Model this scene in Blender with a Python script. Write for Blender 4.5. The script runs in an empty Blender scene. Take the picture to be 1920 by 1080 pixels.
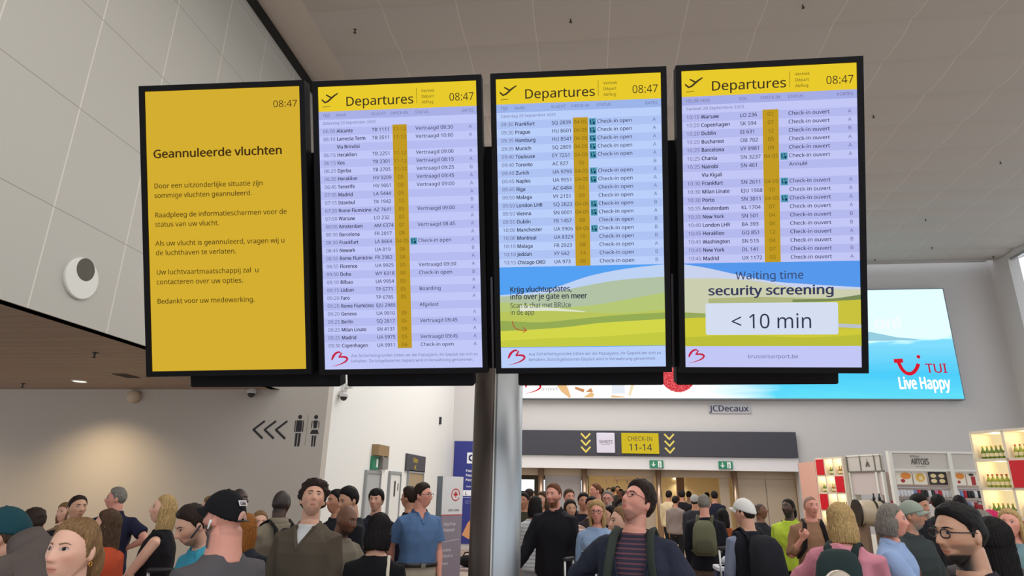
import bpy, math, random
import numpy as np
from mathutils import Matrix, Vector
random.seed(7); RNG = np.random.default_rng(7)
SC = bpy.context.scene
COL = SC.collection
R = math.radians

# ------------------------------------------------------------------ camera
CAM_H, FPX = 1.78, 1175.7
PITCH, ROLL, YAW = R(17.685), R(1.088), R(6.961)
_fw = np.array([-math.sin(YAW)*math.cos(PITCH), math.cos(YAW)*math.cos(PITCH), math.sin(PITCH)])
_rt = np.array([math.cos(YAW), math.sin(YAW), 0.0]); _up = np.cross(_rt, _fw)
_r2 = math.cos(ROLL)*_rt + math.sin(ROLL)*_up
_u2 = -math.sin(ROLL)*_rt + math.cos(ROLL)*_up
cd = bpy.data.cameras.new('camera'); cam = bpy.data.objects.new('camera', cd); COL.objects.link(cam)
cd.sensor_width = 36.0; cd.lens = 36.0*FPX/1920.0; cd.clip_start = 0.05; cd.clip_end = 200
cam.matrix_world = Matrix(((_r2[0], _u2[0], -_fw[0], 0), (_r2[1], _u2[1], -_fw[1], 0), (_r2[2], _u2[2], -_fw[2], CAM_H), (0, 0, 0, 1)))
SC.camera = cam
def ray(x, y):
    return _r2*((x-960)/FPX) + _u2*((540-y)/FPX) + _fw
def at(x, y, ax, val):
    """the point of the hall seen at (x, y) of the photograph on the plane X/Y/Z = val"""
    d = ray(x, y); o = np.array([0, 0, CAM_H]); t = (val-o[ax])/d[ax]
    return o + t*d

# ------------------------------------------------------------------ view, world, light
vs = SC.view_settings
vs.view_transform = 'Standard'; vs.look = 'None'; vs.gamma = 1.0; vs.exposure = 0.0; vs.use_curve_mapping = False
def lin(c):
    r = []
    for v in c[:3]:
        v = v/255.0
        r.append(v/12.92 if v <= 0.04045 else ((v+0.055)/1.055)**2.4)
    return (*r, 1.0)
w = bpy.data.worlds.new('daylight'); SC.world = w; w.use_nodes = True
bg = w.node_tree.nodes['Background']; bg.inputs[0].default_value = (0.86, 0.93, 1.0, 1); bg.inputs[1].default_value = 1.45
def area_light(name, loc, rot, size, size_y, power, color):
    ld = bpy.data.lights.new(name, 'AREA'); ld.shape = 'RECTANGLE'; ld.size = size; ld.size_y = size_y
    ld.energy = power; ld.color = color
    o = bpy.data.objects.new(name, ld); o.location = loc; o.rotation_euler = rot; COL.objects.link(o)
    return o
def spot_light(name, loc, power, color, angle=100, blend=0.8, rot=(0, 0, 0), radius=0.06):
    ld = bpy.data.lights.new(name, 'SPOT'); ld.energy = power; ld.color = color; ld.spot_size = R(angle); ld.spot_blend = blend
    ld.shadow_soft_size = radius
    o = bpy.data.objects.new(name, ld); o.location = loc; o.rotation_euler = rot; COL.objects.link(o)
    return o
# added unseen fill panels over the concourse and hall back; passage has warm lamps
area_light('hall_fill', (3.0, 3.0, 8.4), (0, 0, 0), 12, 8, 520, (1.0, 0.96, 0.91))
area_light('back_hall_fill', (0.5, 15.0, 8.4), (0, 0, 0), 9, 7, 780, (1.0, 0.98, 0.96))
area_light('passage_lamps', (1.5, 26.0, 2.9), (0, 0, 0), 7, 6, 620, (1.0, 0.86, 0.58))
for _i, (_x, _y, _p) in enumerate(((-8.01, 8.9, 200), (-10.9, 8.5, 110))):
    spot_light('downlight_beam', (_x, _y, 3.22), _p, (1.0, 0.76, 0.46), 128, 1.0, (R(6), 0, 0))

# ------------------------------------------------------------------ materials
_M = {}
def nodes_of(name):
    m = bpy.data.materials.new(name); m.use_nodes = True
    nt = m.node_tree; return m, nt, nt.nodes['Principled BSDF']
def mat(name, c, rough=0.6, metal=0.0, bump=0.0, scale=60.0, var=0.0):
    k = (name, c, rough, metal, bump)
    if k in _M: return _M[k]
    m, nt, b = nodes_of(name)
    b.inputs['Base Color'].default_value = lin(c); b.inputs['Roughness'].default_value = rough; b.inputs['Metallic'].default_value = metal
    if rough > 0.75: b.inputs['Specular IOR Level'].default_value = 0.25
    if bump or var:
        tc = nt.nodes.new('ShaderNodeTexCoord'); n = nt.nodes.new('ShaderNodeTexNoise'); n.inputs['Scale'].default_value = scale; n.inputs['Detail'].default_value = 3
        nt.links.new(tc.outputs['Object'], n.inputs['Vector'])
        if bump:
            bp = nt.nodes.new('ShaderNodeBump'); bp.inputs['Strength'].default_value = bump; bp.inputs['Distance'].default_value = 0.004
            nt.links.new(n.outputs['Fac'], bp.inputs['Height']); nt.links.new(bp.outputs['Normal'], b.inputs['Normal'])
        if var:
            mx = nt.nodes.new('ShaderNodeMix'); mx.data_type = 'RGBA'
            mx.inputs[6].default_value = tuple(v*(1-var) for v in lin(c)[:3])+(1,); mx.inputs[7].default_value = tuple(min(1, v*(1+var)) for v in lin(c)[:3])+(1,)
            nt.links.new(n.outputs['Fac'], mx.inputs[0]); nt.links.new(mx.outputs[2], b.inputs['Base Color'])
    _M[k] = m; return m
def glow(name, c, strength=1.0):
    k = ('glow', name, c, strength)
    if k in _M: return _M[k]
    m = bpy.data.materials.new(name); m.use_nodes = True; nt = m.node_tree; nt.nodes.clear()
    e = nt.nodes.new('ShaderNodeEmission'); o = nt.nodes.new('ShaderNodeOutputMaterial')
    e.inputs[0].default_value = lin(c); e.inputs[1].default_value = strength
    nt.links.new(e.outputs[0], o.inputs[0]); _M[k] = m; return m
def cloth(c, stripes=None):
    return mat('fabric', c, 0.92, 0, 0.25, 240.0) if not stripes else striped(c, stripes)
def striped(c, c2, per=0.022):
    k = ('striped', c, c2)
    if k in _M: return _M[k]
    m, nt, b = nodes_of('striped_fabric'); b.inputs['Roughness'].default_value = 0.9
    tc = nt.nodes.new('ShaderNodeTexCoord'); sx = nt.nodes.new('ShaderNodeSeparateXYZ'); a = nt.nodes.new('ShaderNodeMath'); a.operation = 'MULTIPLY'; a.inputs[1].default_value = 1/per
    f = nt.nodes.new('ShaderNodeMath'); f.operation = 'FRACT'; g = nt.nodes.new('ShaderNodeMath'); g.operation = 'GREATER_THAN'; g.inputs[1].default_value = 0.66
    mx = nt.nodes.new('ShaderNodeMix'); mx.data_type = 'RGBA'; mx.inputs[6].default_value = lin(c); mx.inputs[7].default_value = lin(c2)
    L = nt.links.new
    L(tc.outputs['Object'], sx.inputs[0]); L(sx.outputs['Z'], a.inputs[0]); L(a.outputs[0], f.inputs[0]); L(f.outputs[0], g.inputs[0]); L(g.outputs[0], mx.inputs[0]); L(mx.outputs[2], b.inputs['Base Color'])
    _M[k] = m; return m
def skin_mat():
    if 'skin' in _M: return _M['skin']
    m, nt, b = nodes_of('skin'); a = nt.nodes.new('ShaderNodeAttribute'); a.attribute_name = 'Col'
    nt.links.new(a.outputs['Color'], b.inputs['Base Color']); b.inputs['Roughness'].default_value = 0.52
    b.inputs['Subsurface Weight'].default_value = 0.06; b.inputs['Subsurface Radius'].default_value = (0.01, 0.004, 0.002); b.inputs['Subsurface Scale'].default_value = 0.5
    _M['skin'] = m; return m
def hair_mat(c):
    k = ('hair', c)
    if k in _M: return _M[k]
    m, nt, b = nodes_of('hair'); L = nt.links.new; b.inputs['Roughness'].default_value = 0.6; b.inputs['Specular IOR Level'].default_value = 0.16
    tc = nt.nodes.new('ShaderNodeTexCoord'); mp = nt.nodes.new('ShaderNodeMapping'); mp.inputs['Scale'].default_value = (210, 210, 26); n = nt.nodes.new('ShaderNodeTexNoise'); n.inputs['Scale'].default_value = 1.0; n.inputs['Detail'].default_value = 3
    L(tc.outputs['Object'], mp.inputs[0]); L(mp.outputs[0], n.inputs['Vector'])
    cr = nt.nodes.new('ShaderNodeValToRGB'); e = cr.color_ramp.elements; q = lin(c); e[0].position = .3; e[0].color = tuple(v*.45 for v in q[:3])+(1,); e[1].position = .72; e[1].color = tuple(min(1, v*1.3) for v in q[:3])+(1,)
    L(n.outputs['Fac'], cr.inputs[0]); L(cr.outputs[0], b.inputs['Base Color'])
    bp = nt.nodes.new('ShaderNodeBump'); bp.inputs['Strength'].default_value = .7; bp.inputs['Distance'].default_value = .004; L(n.outputs['Fac'], bp.inputs['Height']); L(bp.outputs[0], b.inputs['Normal'])
    _M[k] = m; return m

# ------------------------------------------------------------------ objects
def tag(o, label=None, cat=None, group=None, kind=None):
    if label: o['label'] = label
    if cat: o['category'] = cat
    if group: o['group'] = group
    if kind: o['kind'] = kind
    return o
def empty(name, loc=(0, 0, 0), rz=0.0, mtx=None):
    o = bpy.data.objects.new(name, None); COL.objects.link(o); o.empty_display_size = 0.1
    if mtx is not None: o.matrix_world = mtx
    else: o.location = loc; o.rotation_euler = (0, 0, rz)
    return o
def link_mesh(name, verts, faces, mats, parent=None, fmat=None, smooth=False):
    me = bpy.data.meshes.new(name); me.from_pydata([tuple(v) for v in verts], [], faces); 
    for m in (mats if isinstance(mats, (list, tuple)) else [mats]): me.materials.append(m)
    if fmat is not None: me.polygons.foreach_set('material_index', fmat)
    if smooth: me.polygons.foreach_set('use_smooth', [True]*len(me.polygons))
    me.update(); o = bpy.data.objects.new(name, me); COL.objects.link(o)
    if parent is not None: o.parent = parent
    return o
class MB:
    """collects shapes, builds ONE mesh object"""
    def __init__(s): s.v, s.f, s.m, s.mats, s.sm = [], [], [], [], False
    def mi(s, m):
        if m is None: return 0
        if m not in s.mats: s.mats.append(m)
        return s.mats.index(m)
    def add(s, verts, faces, m=None):
        k = len(s.v); i = s.mi(m); s.v += [tuple(map(float, p)) for p in verts]
        for f in faces: s.f.append(tuple(k+j for j in f)); s.m.append(i)
        return s
    def box(s, x0, x1, y0, y1, z0, z1, m=None):
        return s.add([(x0,y0,z0),(x1,y0,z0),(x1,y1,z0),(x0,y1,z0),(x0,y0,z1),(x1,y0,z1),(x1,y1,z1),(x0,y1,z1)],
                     [(0,3,2,1),(4,5,6,7),(0,1,5,4),(1,2,6,5),(2,3,7,6),(3,0,4,7)], m)
    def bbox(s, x0, x1, y0, y1, z0, z1, b, m=None):
        """box with bevelled vertical and horizontal edges"""
        rings = []
        def rr(i, z):
            a, c, d, e = x0+i, x1-i, y0+i, y1-i; q = b
            return [(a+q,d,z),(c-q,d,z),(c,d+q,z),(c,e-q,z),(c-q,e,z),(a+q,e,z),(a,e-q,z),(a,d+q,z)]
        for i, z in ((b, z0), (0, z0+b), (0, z1-b), (b, z1)): rings.append(rr(i, z))
        v, f = loft(rings); return s.add(v, f, m)
    def quad(s, pts, m=None): return s.add(pts, [tuple(range(len(pts)))], m)
    def cyl(s, p0, p1, r0, r1=None, n=16, m=None):
        r1 = r0 if r1 is None else r1; v, f = tube([p0, p1], [r0, r1], n); return s.add(v, f, m)
    def tube(s, pts, rad, n=10, m=None):
        v, f = tube(pts, rad, n); return s.add(v, f, m)
    def disc(s, c, ax, r, n=24, m=None, rx=None):
        c = np.array(c); u, w_ = ax; return s.add([c+np.array(u)*(rx or r)*math.cos(2*math.pi*k/n)+np.array(w_)*r*math.sin(2*math.pi*k/n) for k in range(n)], [tuple(range(n))], m)
    def build(s, name, mats=None, parent=None, smooth=False):
        return link_mesh(name, s.v, s.f, mats if mats is not None else s.mats, parent, s.m if mats is None else None, smooth)
def loft(rings, caps=True):
    n = len(rings[0]); v = [p for r in rings for p in r]; f = []
    for i in range(len(rings)-1):
        for j in range(n):
            f.append((i*n+j, i*n+(j+1) % n, (i+1)*n+(j+1) % n, (i+1)*n+j))
    if caps: f.append(tuple(range(n-1, -1, -1))); f.append(tuple((len(rings)-1)*n+j for j in range(n)))
    return v, f
def tube(pts, rad, n=10, ref=None, round_ends=False):
    """rad: radius or (ru, rv) at each point"""
    P = [np.array(p, float) for p in pts]; rd = [(r, r) if np.isscalar(r) else r for r in rad]
    if round_ends:
        d0 = P[0]-P[1]; d0 /= np.linalg.norm(d0)+1e-9; d1 = P[-1]-P[-2]; d1 /= np.linalg.norm(d1)+1e-9
        a, b = min(rd[0]), min(rd[-1])
        P = [P[0]+d0*a*0.92, P[0]+d0*a*0.6]+P+[P[-1]+d1*b*0.6, P[-1]+d1*b*0.92]
        rd = [(rd[0][0]*.35, rd[0][1]*.35), (rd[0][0]*.8, rd[0][1]*.8)]+rd+[(rd[-1][0]*.8, rd[-1][1]*.8), (rd[-1][0]*.35, rd[-1][1]*.35)]
    rings = []; u = None
    for i, p in enumerate(P):
        t = P[min(i+1, len(P)-1)]-P[max(i-1, 0)]; t = t/(np.linalg.norm(t)+1e-12)
        if u is None:
            r = np.array(ref if ref is not None else ((0, 0, 1) if abs(t[2]) < .9 else (1, 0, 0)), float)
            u = r-t*np.dot(r, t)
        else: u = u-t*np.dot(u, t)
        u = u/(np.linalg.norm(u)+1e-12); w_ = np.cross(t, u); a, b = rd[i]
        rings.append([p+u*a*math.cos(2*math.pi*k/n)+w_*b*math.sin(2*math.pi*k/n) for k in range(n)])
    return loft(rings)
def copy_tree(o, parent=None):
    c = o.copy(); COL.objects.link(c)
    if parent is not None: c.parent = parent
    for ch in list(o.children): copy_tree(ch, c)
    return c

# ------------------------------------------------------------------ lettering
_TC = {}
FONT = None
try:    # a plain humanist face that ships with Blender; the built-in face otherwise
    FONT = bpy.data.fonts.load(bpy.utils.system_resource('DATAFILES', path='fonts')+'/NotoSansHebrew-Regular.woff2')
except Exception:
    FONT = None
def text_geo(body, size=1.0, align='LEFT', bold=0.0, line=1.0, width=1.0):
    k = (body, align, bold, line)
    if k not in _TC:
        cu = bpy.data.curves.new('lettering', 'FONT'); cu.body = body; cu.align_x = align; cu.size = 1.0; cu.space_line = line; cu.resolution_u = 2
        if FONT is not None: cu.font = FONT
        o = bpy.data.objects.new('lettering', cu); COL.objects.link(o)
        dg = bpy.context.evaluated_depsgraph_get(); me = bpy.data.meshes.new_from_object(o.evaluated_get(dg))
        v = np.array([tuple(q.co) for q in me.vertices]).reshape(-1, 3)*np.array([1, 1, 0]); f = [tuple(p.vertices) for p in me.polygons]
        bpy.data.objects.remove(o); bpy.data.curves.remove(cu); bpy.data.meshes.remove(me)
        if bold > 0:   # heavier strokes: the same letters laid over each other a little apart
            n, v0, f0 = len(v), v, f; b = bold*1.1; v = np.vstack([v0+np.array(d)*b for d in ((0, 0, 0), (-1, 0, 0), (1, 0, 0), (0, -.6, 0), (0, .6, 0))]); v[:, 2] = np.repeat(np.arange(5), n); f = [tuple(q+n*i for q in p) for i in range(5) for p in f0]
        _TC[k] = (v, f)
    v, f = _TC[k]; v = v*np.array([width*size, size, .00025])
    return v, f
CAPH = 1.0
_v = text_geo('D')[0]; CAPH = float(_v[:, 1].max())   # cap height of the face at size 1
class Flat:
    """artwork drawn on a flat face: local x right, z up, facing -y; every layer lies a hair in front of the last"""
    def __init__(s, w, h, y=0.0, step=0.0004): s.w, s.h, s.y, s.step, s.n, s.L = w, h, y, step, 0, {}
    def mb(s, part): return s.L.setdefault(part, MB())
    def P(s, fx, fy, k): return ((fx-0.5)*s.w, s.y-k*s.step, (0.5-fy)*s.h)
    def poly(s, part, pts, m, k=1): s.mb(part).quad([s.P(a, b, k) for a, b in reversed(pts)] if False else [s.P(a, b, k) for a, b in pts], m)
    def rect(s, part, x0, y0, x1, y1, m, k=1): s.poly(part, [(x0, y1), (x1, y1), (x1, y0), (x0, y0)], m, k)
    def text(s, part, body, fx, fy, cap, m, align='LEFT', bold=0.0, k=3, line=1.0, width=1.0):
        """cap: cap height as a share of the face height; fy: baseline of the first line"""
        sz = cap*s.h/CAPH; v, f = text_geo(body, sz, align, bold, line, width); x, y, z = s.P(fx, fy, k)
        s.mb(part).add([(x+a, y-c, z+b) for a, b, c in v], f, m)
    def stroke(s, part, pts, wd, m, k=3):
        """brush stroke: pts in shares of the face, wd widths in shares of the height"""
        Q = [np.array([(a-0.5)*s.w, (0.5-b)*s.h]) for a, b in pts]; n = len(Q); A, B = [], []
        for i, q in enumerate(Q):
            t = Q[min(i+1, n-1)]-Q[max(i-1, 0)]; t = t/(np.linalg.norm(t)+1e-9); nn = np.array([-t[1], t[0]]); h = (wd if np.isscalar(wd) else wd[i])*s.h/2
            A.append(q+nn*h); B.append(q-nn*h)
        y = s.y-k*s.step; V = [(a[0], y, a[1]) for a in A]+[(b[0], y, b[1]) for b in B]
        s.mb(part).add(V, [(n+i, n+i+1, i+1, i) for i in range(n-1)], m)
    def build(s, parent, order=None):
        return {p: s.L[p].build(p.split('#')[0], None, parent) for p in (order or s.L)}
_ft = Flat.text
def ftext(s, part, body, fx_, fy_, cap, m, align='LEFT', bold=0.0, k=3, line=1.0, width=1.0, tw=None):
    if tw:
        v, f = text_geo(body, cap*s.h/CAPH, 'LEFT', bold, line); width = tw*s.w/(v[:, 0].max()-v[:, 0].min())
    _ft(s, part, body, fx_, fy_, cap, m, align, bold, k, line, width)
Flat.text = ftext
def bez(p0, p1, p2, p3, n=10):
    p0, p1, p2, p3 = map(np.array, (p0, p1, p2, p3)); return [tuple((1-t)**3*p0+3*(1-t)**2*t*p1+3*(1-t)*t*t*p2+t**3*p3) for t in np.linspace(0, 1, n)]
# ================================================================== the hall
XL, XF, YW, YB, XR, ZC, ZS = -4.25, -5.1, 10.0, 20.0, 12.55, 8.73, 3.28
def struct(name, mb, parent=None, smooth=False):
    o = mb.build(name, None, parent, smooth)
    if parent is None: o['kind'] = 'structure'
    return o
WHITE = mat('white_wall_paint', (208, 206, 203), 0.7, 0, 0.05, 30.0)
GREYW = mat('grey_wall_paint', (196, 192, 190), 0.7, 0, 0.05, 30.0)
WCW = mat('restroom_wall_paint', (190, 182, 172), 0.7, 0, 0.05, 30.0)
BLACK = mat('gap_shade_black', (18, 17, 18), 0.6)
STEEL = mat('brushed_steel', (150, 148, 146), 0.38, 0.9)
DARKM = mat('dark_metal', (36, 35, 38), 0.5, 0.3)
ALU = mat('aluminium', (190, 190, 192), 0.35, 0.8)

def floor_mat():
    m, nt, b = nodes_of('floor_tiles'); b.inputs['Roughness'].default_value = 0.35
    tc = nt.nodes.new('ShaderNodeTexCoord'); br = nt.nodes.new('ShaderNodeTexBrick'); br.offset = 0
    br.inputs['Scale'].default_value = 1.0; br.inputs['Brick Width'].default_value = 0.9; br.inputs['Row Height'].default_value = 0.9; br.inputs['Mortar Size'].default_value = 0.004
    br.inputs['Color1'].default_value = lin((172, 154, 136)); br.inputs['Color2'].default_value = lin((166, 148, 131)); br.inputs['Mortar'].default_value = lin((130, 116, 102))
    nt.links.new(tc.outputs['Object'], br.inputs['Vector']); nt.links.new(br.outputs['Color'], b.inputs['Base Color']); return m
struct('floor', MB().box(-16, 16, -8, 42, -0.2, 0.0, floor_mat()))

def seams_mat(name, base, line, ux, uy, wx, wy, ax, ay, ox=0.0, oy=0.0, rough=0.7, line2=None):
    """panel joints: thin lines every ux along axis ax and every uy along axis ay of the object's own space"""
    m, nt, b = nodes_of(name); b.inputs['Roughness'].default_value = rough
    tc = nt.nodes.new('ShaderNodeTexCoord'); sp = nt.nodes.new('ShaderNodeSeparateXYZ'); L = nt.links.new; L(tc.outputs['Object'], sp.inputs[0])
    outs = []
    for u, wd, a, off in ((ux, wx, ax, ox), (uy, wy, ay, oy)):
        s = nt.nodes.new('ShaderNodeMath'); s.operation = 'SUBTRACT'; s.inputs[1].default_value = off-wd/2
        d = nt.nodes.new('ShaderNodeMath'); d.operation = 'DIVIDE'; d.inputs[1].default_value = u
        f = nt.nodes.new('ShaderNodeMath'); f.operation = 'FRACT'; g = nt.nodes.new('ShaderNodeMath'); g.operation = 'LESS_THAN'; g.inputs[1].default_value = wd/u
        L(sp.outputs[a], s.inputs[0]); L(s.outputs[0], d.inputs[0]); L(d.outputs[0], f.inputs[0]); L(f.outputs[0], g.inputs[0]); outs.append(g)
    mx = nt.nodes.new('ShaderNodeMath'); mx.operation = 'MAXIMUM'; L(outs[0].outputs[0], mx.inputs[0]); L(outs[1].outputs[0], mx.inputs[1])
    c = nt.nodes.new('ShaderNodeMix'); c.data_type = 'RGBA'; c.inputs[6].default_value = lin(base); c.inputs[7].default_value = lin(line)
    L(mx.outputs[0], c.inputs[0])
    if line2:
        c2 = nt.nodes.new('ShaderNodeMix'); c2.data_type = 'RGBA'; c2.inputs[7].default_value = lin(line2); L(outs[1].outputs[0], c2.inputs[0]); L(c.outputs[2], c2.inputs[6]); L(c2.outputs[2], b.inputs['Base Color'])
    else: L(c.outputs[2], b.inputs['Base Color'])
    return m

# ceiling of sagging stretched panels, 1.155 x 1.02 m
CX0, CY0, PX, PY = 0.45-4*1.155, 8.58-11*1.02, 1.155, 1.02
cm = seams_mat('ceiling_panel', (178, 170, 163), (197, 188, 180), PX, 50.0, 0.017, 0.0001, 'X', 'Y', CX0, 0.0, 0.85)
mb = MB(); NV = 8
for i in range(15):
    x0, x1 = CX0+i*PX, CX0+(i+1)*PX
    for j in range(23):
        y0 = CY0+j*PY; 
        if y0 > YB-0.5: continue
        V, F = [], []
        for a in range(NV+1):
            t = a/NV; z = ZC+0.04-0.066*math.sin(math.pi*t)**0.75
            for xx in (x0, (x0+x1)/2, x1):
                V.append((xx, y0+t*PY, z-(0.012 if abs(xx-(x0+x1)/2) < .1 else 0)))
        for a in range(NV):
            for c in range(2): F.append((a*3+c, (a+1)*3+c, (a+1)*3+c+1, a*3+c+1))
        mb.add(V, F, cm)
mb.box(CX0-0.05, XR, CY0, YB-0.35, ZC+0.06, ZC+0.14, cm)
ceil = struct('ceiling', mb, smooth=False)
for p in ceil.data.polygons: p.use_smooth = len(p.vertices) == 4 and abs(p.normal.z) > 0.8
# smooth plaster strip along the ceiling's left edge and a black strip painting the gap's shade above the bulkhead
mb = MB(); pl = mat('ceiling_plaster', (204, 194, 186), 0.85)
mb.quad([(-4.17, -4, ZC), (-5.06, -4, 8.98), (-5.06, YB, 8.98), (-4.17, YB, ZC)], pl)
struct('trim_1', mb)
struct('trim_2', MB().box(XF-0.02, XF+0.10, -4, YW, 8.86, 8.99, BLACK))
# dropped edge of the ceiling along the back wall
struct('trim_3', MB().box(CX0+PX*0, XR-0.3, YB-0.42, YB-0.30, ZC-0.06, ZC+0.14, mat('ceiling_edge', (176, 172, 170), 0.8)))

# bulkhead of flat cladding panels above the wooden soffit
fm = seams_mat('bulkhead_cladding', (186, 182, 173), (214, 208, 196), 1.0, 1.1, 0.016, 0.008, 'Y', 'Z', 0.0, 4.3-1.1*4, 0.62, (140, 134, 124))
struct('wall_left', MB().box(XF-0.15, XF, -4, YW, ZS, 8.95, fm))
def wood_mat():
    m, nt, b = nodes_of('soffit_boards'); b.inputs['Roughness'].default_value = 0.6
    tc = nt.nodes.new('ShaderNodeTexCoord'); mp = nt.nodes.new('ShaderNodeMapping'); mp.inputs['Scale'].default_value = (0.6, 14, 1)
    n = nt.nodes.new('ShaderNodeTexNoise'); n.inputs['Scale'].default_value = 2.0; n.inputs['Detail'].default_value = 4
    br = nt.nodes.new('ShaderNodeTexBrick'); br.inputs['Scale'].default_value = 1.0; br.inputs['Brick Width'].default_value = 2.4; br.inputs['Row Height'].default_value = 0.22; br.inputs['Mortar Size'].default_value = 0.004
    br.inputs['Color1'].default_value = lin((178, 158, 141)); br.inputs['Color2'].default_value = lin((171, 151, 135)); br.inputs['Mortar'].default_value = lin((104, 88, 76))
    mx = nt.nodes.new('ShaderNodeMix'); mx.data_type = 'RGBA'; mx.blend_type = 'MULTIPLY'; mx.inputs[0].default_value = 0.35
    L = nt.links.new; L(tc.outputs['Object'], mp.inputs[0]); L(mp.outputs[0], n.inputs['Vector']); L(tc.outputs['Object'], br.inputs['Vector'])
    L(br.outputs['Color'], mx.inputs[6]); L(n.outputs['Color'], mx.inputs[7]); L(mx.outputs[2], b.inputs['Base Color']); return m
struct('trim_4', MB().box(-15, XF-0.02, -4, YW, ZS, ZS+0.12, wood_mat())).data.name = 'wooden_soffit'
struct('wall_front', MB().box(-15, XL, YW, YW+0.2, 0, ZC+0.3, WCW))
struct('wall_side', MB().box(XL-0.2, XL, YW+0.2, YB+0.2, 0, ZC+0.3, mat('bright_wall_paint', (232, 231, 226), 0.65)))
mb = MB()
PX0, PX1, PZ = -2.9, 6.14, 2.385
for x0, x1, z0, z1 in ((XL, XR+0.3, PZ, ZC+0.3), (XL, PX0, 0, PZ), (PX1, XR+0.3, 0, PZ)): mb.box(x0, x1, YB, YB+0.4, z0, z1, GREYW)
struct('wall_back', mb)
struct('trim_5', MB().box(PX0, PX1, YB-0.06, YB+0.02, PZ, 2.76, mat('header_panel', (226, 222, 222), 0.5)))

# right side: solid corner pier, then a glazed front to the daylight
struct('wall_right', MB().box(XR, XR+0.3, 19.15, YB, 0, ZC+0.3, GREYW).box(XR, XR+0.3, -4, 19.15, 0, 0.5, GREYW).box(XR, XR+0.3, -4, 19.15, 8.6, ZC+0.3, GREYW))
win = empty('window_1', (XR, 10, 0.5)); win['kind'] = 'structure'
gm = bpy.data.materials.new('window_glass'); gm.use_nodes = True; nt = gm.node_tree; nt.nodes.clear()
t_, g_, x_, o_ = (nt.nodes.new(n) for n in ('ShaderNodeBsdfTransparent', 'ShaderNodeBsdfGlossy', 'ShaderNodeMixShader', 'ShaderNodeOutputMaterial'))
g_.inputs['Roughness'].default_value = 0.02; x_.inputs[0].default_value = 0.06; nt.links.new(t_.outputs[0], x_.inputs[1]); nt.links.new(g_.outputs[0], x_.inputs[2]); nt.links.new(x_.outputs[0], o_.inputs[0])
mb = MB()
for k in range(12): mb.box(0.05, 0.2, -14+k*2.0-0.04, -14+k*2.0+0.04, 0, 8.1, ALU)
for z in (0, 2.6, 5.3, 8.02): mb.box(0.07, 0.18, -14, 9.15, z, z+0.08, ALU)
mb.build('window_frame', None, win)
MB().quad([(0.12, -14, 0), (0.12, 9.15, 0), (0.12, 9.15, 8.1), (0.12, -14, 8.1)], gm).build('window_pane', None, win)

# ------------------------------------------------------------------ things on the bulkhead, the soffit and the ceiling
r = empty('wall_speaker', (XF, 5.5, 3.73)); tag(r, 'round white speaker with an off-centre dark mouth on the tall clad bulkhead', 'speaker')
n = 40; ring = lambda x, r_, cy=0, cz=0: [(x, cy+r_*math.cos(2*math.pi*k/n), cz+r_*math.sin(2*math.pi*k/n)) for k in range(n)]
v, f = loft([ring(0.0, .215), ring(.02, .215), ring(.03, .205)]); link_mesh('cover_plate', v, f, mat('speaker_white', (222, 221, 214), 0.5), r)
v, f = loft([ring(.0302, .118, 0.01, .10), ring(.034, .112, .01, .10)]); link_mesh('grille', v, f, mat('speaker_mesh', (98, 93, 84), 0.9), r)

def downlight(x, y, label):
    r = empty('downlight', (x, y, ZS)); tag(r, label, 'ceiling light', 'downlights in the wooden soffit')
    v, f = tube([(0, 0, -.012), (0, 0, 0.004)], [.115, .12], 28); link_mesh('trim_ring', v, f, mat('lamp_ring', (200, 196, 188), 0.5), r)
    MB().disc((0, 0, -.0135), ((1, 0, 0), (0, 1, 0)), .095, 24, glow('lamp_face', (255, 246, 226), 1.6)).build('diffuser', None, r)
for args in ((-8.01, 9.09, 'glowing round downlight in the wooden soffit near the restroom wall'),): downlight(*args)
def sprinkler(name, p, label, cat, grp=None, up=1.0, m=None):
    r = empty(name, p); tag(r, label, cat, grp)
    m = m or mat('sprinkler_metal', (70, 64, 60), 0.4, 0.7)
    v, f = tube([(0, 0, 0.0), (0, 0, -.012)], [.034*up, .03*up], 16); link_mesh('escutcheon', v, f, m, r)
    v, f = tube([(0, 0, -.01), (0, 0, -.06), (0, 0, -.062), (0, 0, -.07)], [.010*up, .009*up, .022*up, .022*up], 12); link_mesh('deflector', v, f, m, r)
sprinkler('soffit_detector', (-6.02, 6.97, ZS), 'small dark detector in the wooden soffit close under the bulkhead edge', 'detector', None, 1.1)
sprinkler('soffit_detector', (-9.25, 9.35, ZS), 'small dark detector in the soffit, left of the glowing downlight', 'detector')
r = empty('soffit_vent', (-6.84, 8.61, ZS)); tag(r, 'small square dark grille set in the wooden soffit', 'vent')
MB().box(-.10, .10, -.17, .17, -.012, 0.001, mat('vent_frame', (92, 76, 66), .6)).build('frame', None, r)
mb = MB()
for k in range(6): mb.box(-.085, .085, -.15+k*.052, -.115+k*.052, -.016, -.011, mat('vent_dark', (46, 38, 34), .7))
mb.build('slat', None, r)
for (px_, py_), lb in zip(((666, 55), (1070, 35), (1505, 8), (1637, 215), (1875, 302), (1735, 410), (1747, 463), (1640, 485), (1862, 480)),
        ('dark sprinkler head on the ceiling above the second screen from the left', 'dark sprinkler head on the ceiling above the third screen from the left',
         'sprinkler head on the ceiling at the top edge, above the rightmost screen', 'sprinkler head just beside the top right corner of the rightmost screen',
         'sprinkler head at the far right of the ceiling', 'sprinkler head in the blue-lit part of the ceiling, upper of two',
         'sprinkler head in the blue-lit part of the ceiling, the lower and darker of two', 'faint sprinkler head on the last ceiling row, close to the rightmost screen',
         'faint sprinkler head on the last ceiling row, close to the corner pier')):
    p = at(px_, py_, 2, ZC-0.02); sprinkler('sprinkler', tuple(p), lb, 'sprinkler', 'sprinklers on the hall ceiling', 1.0)

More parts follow.
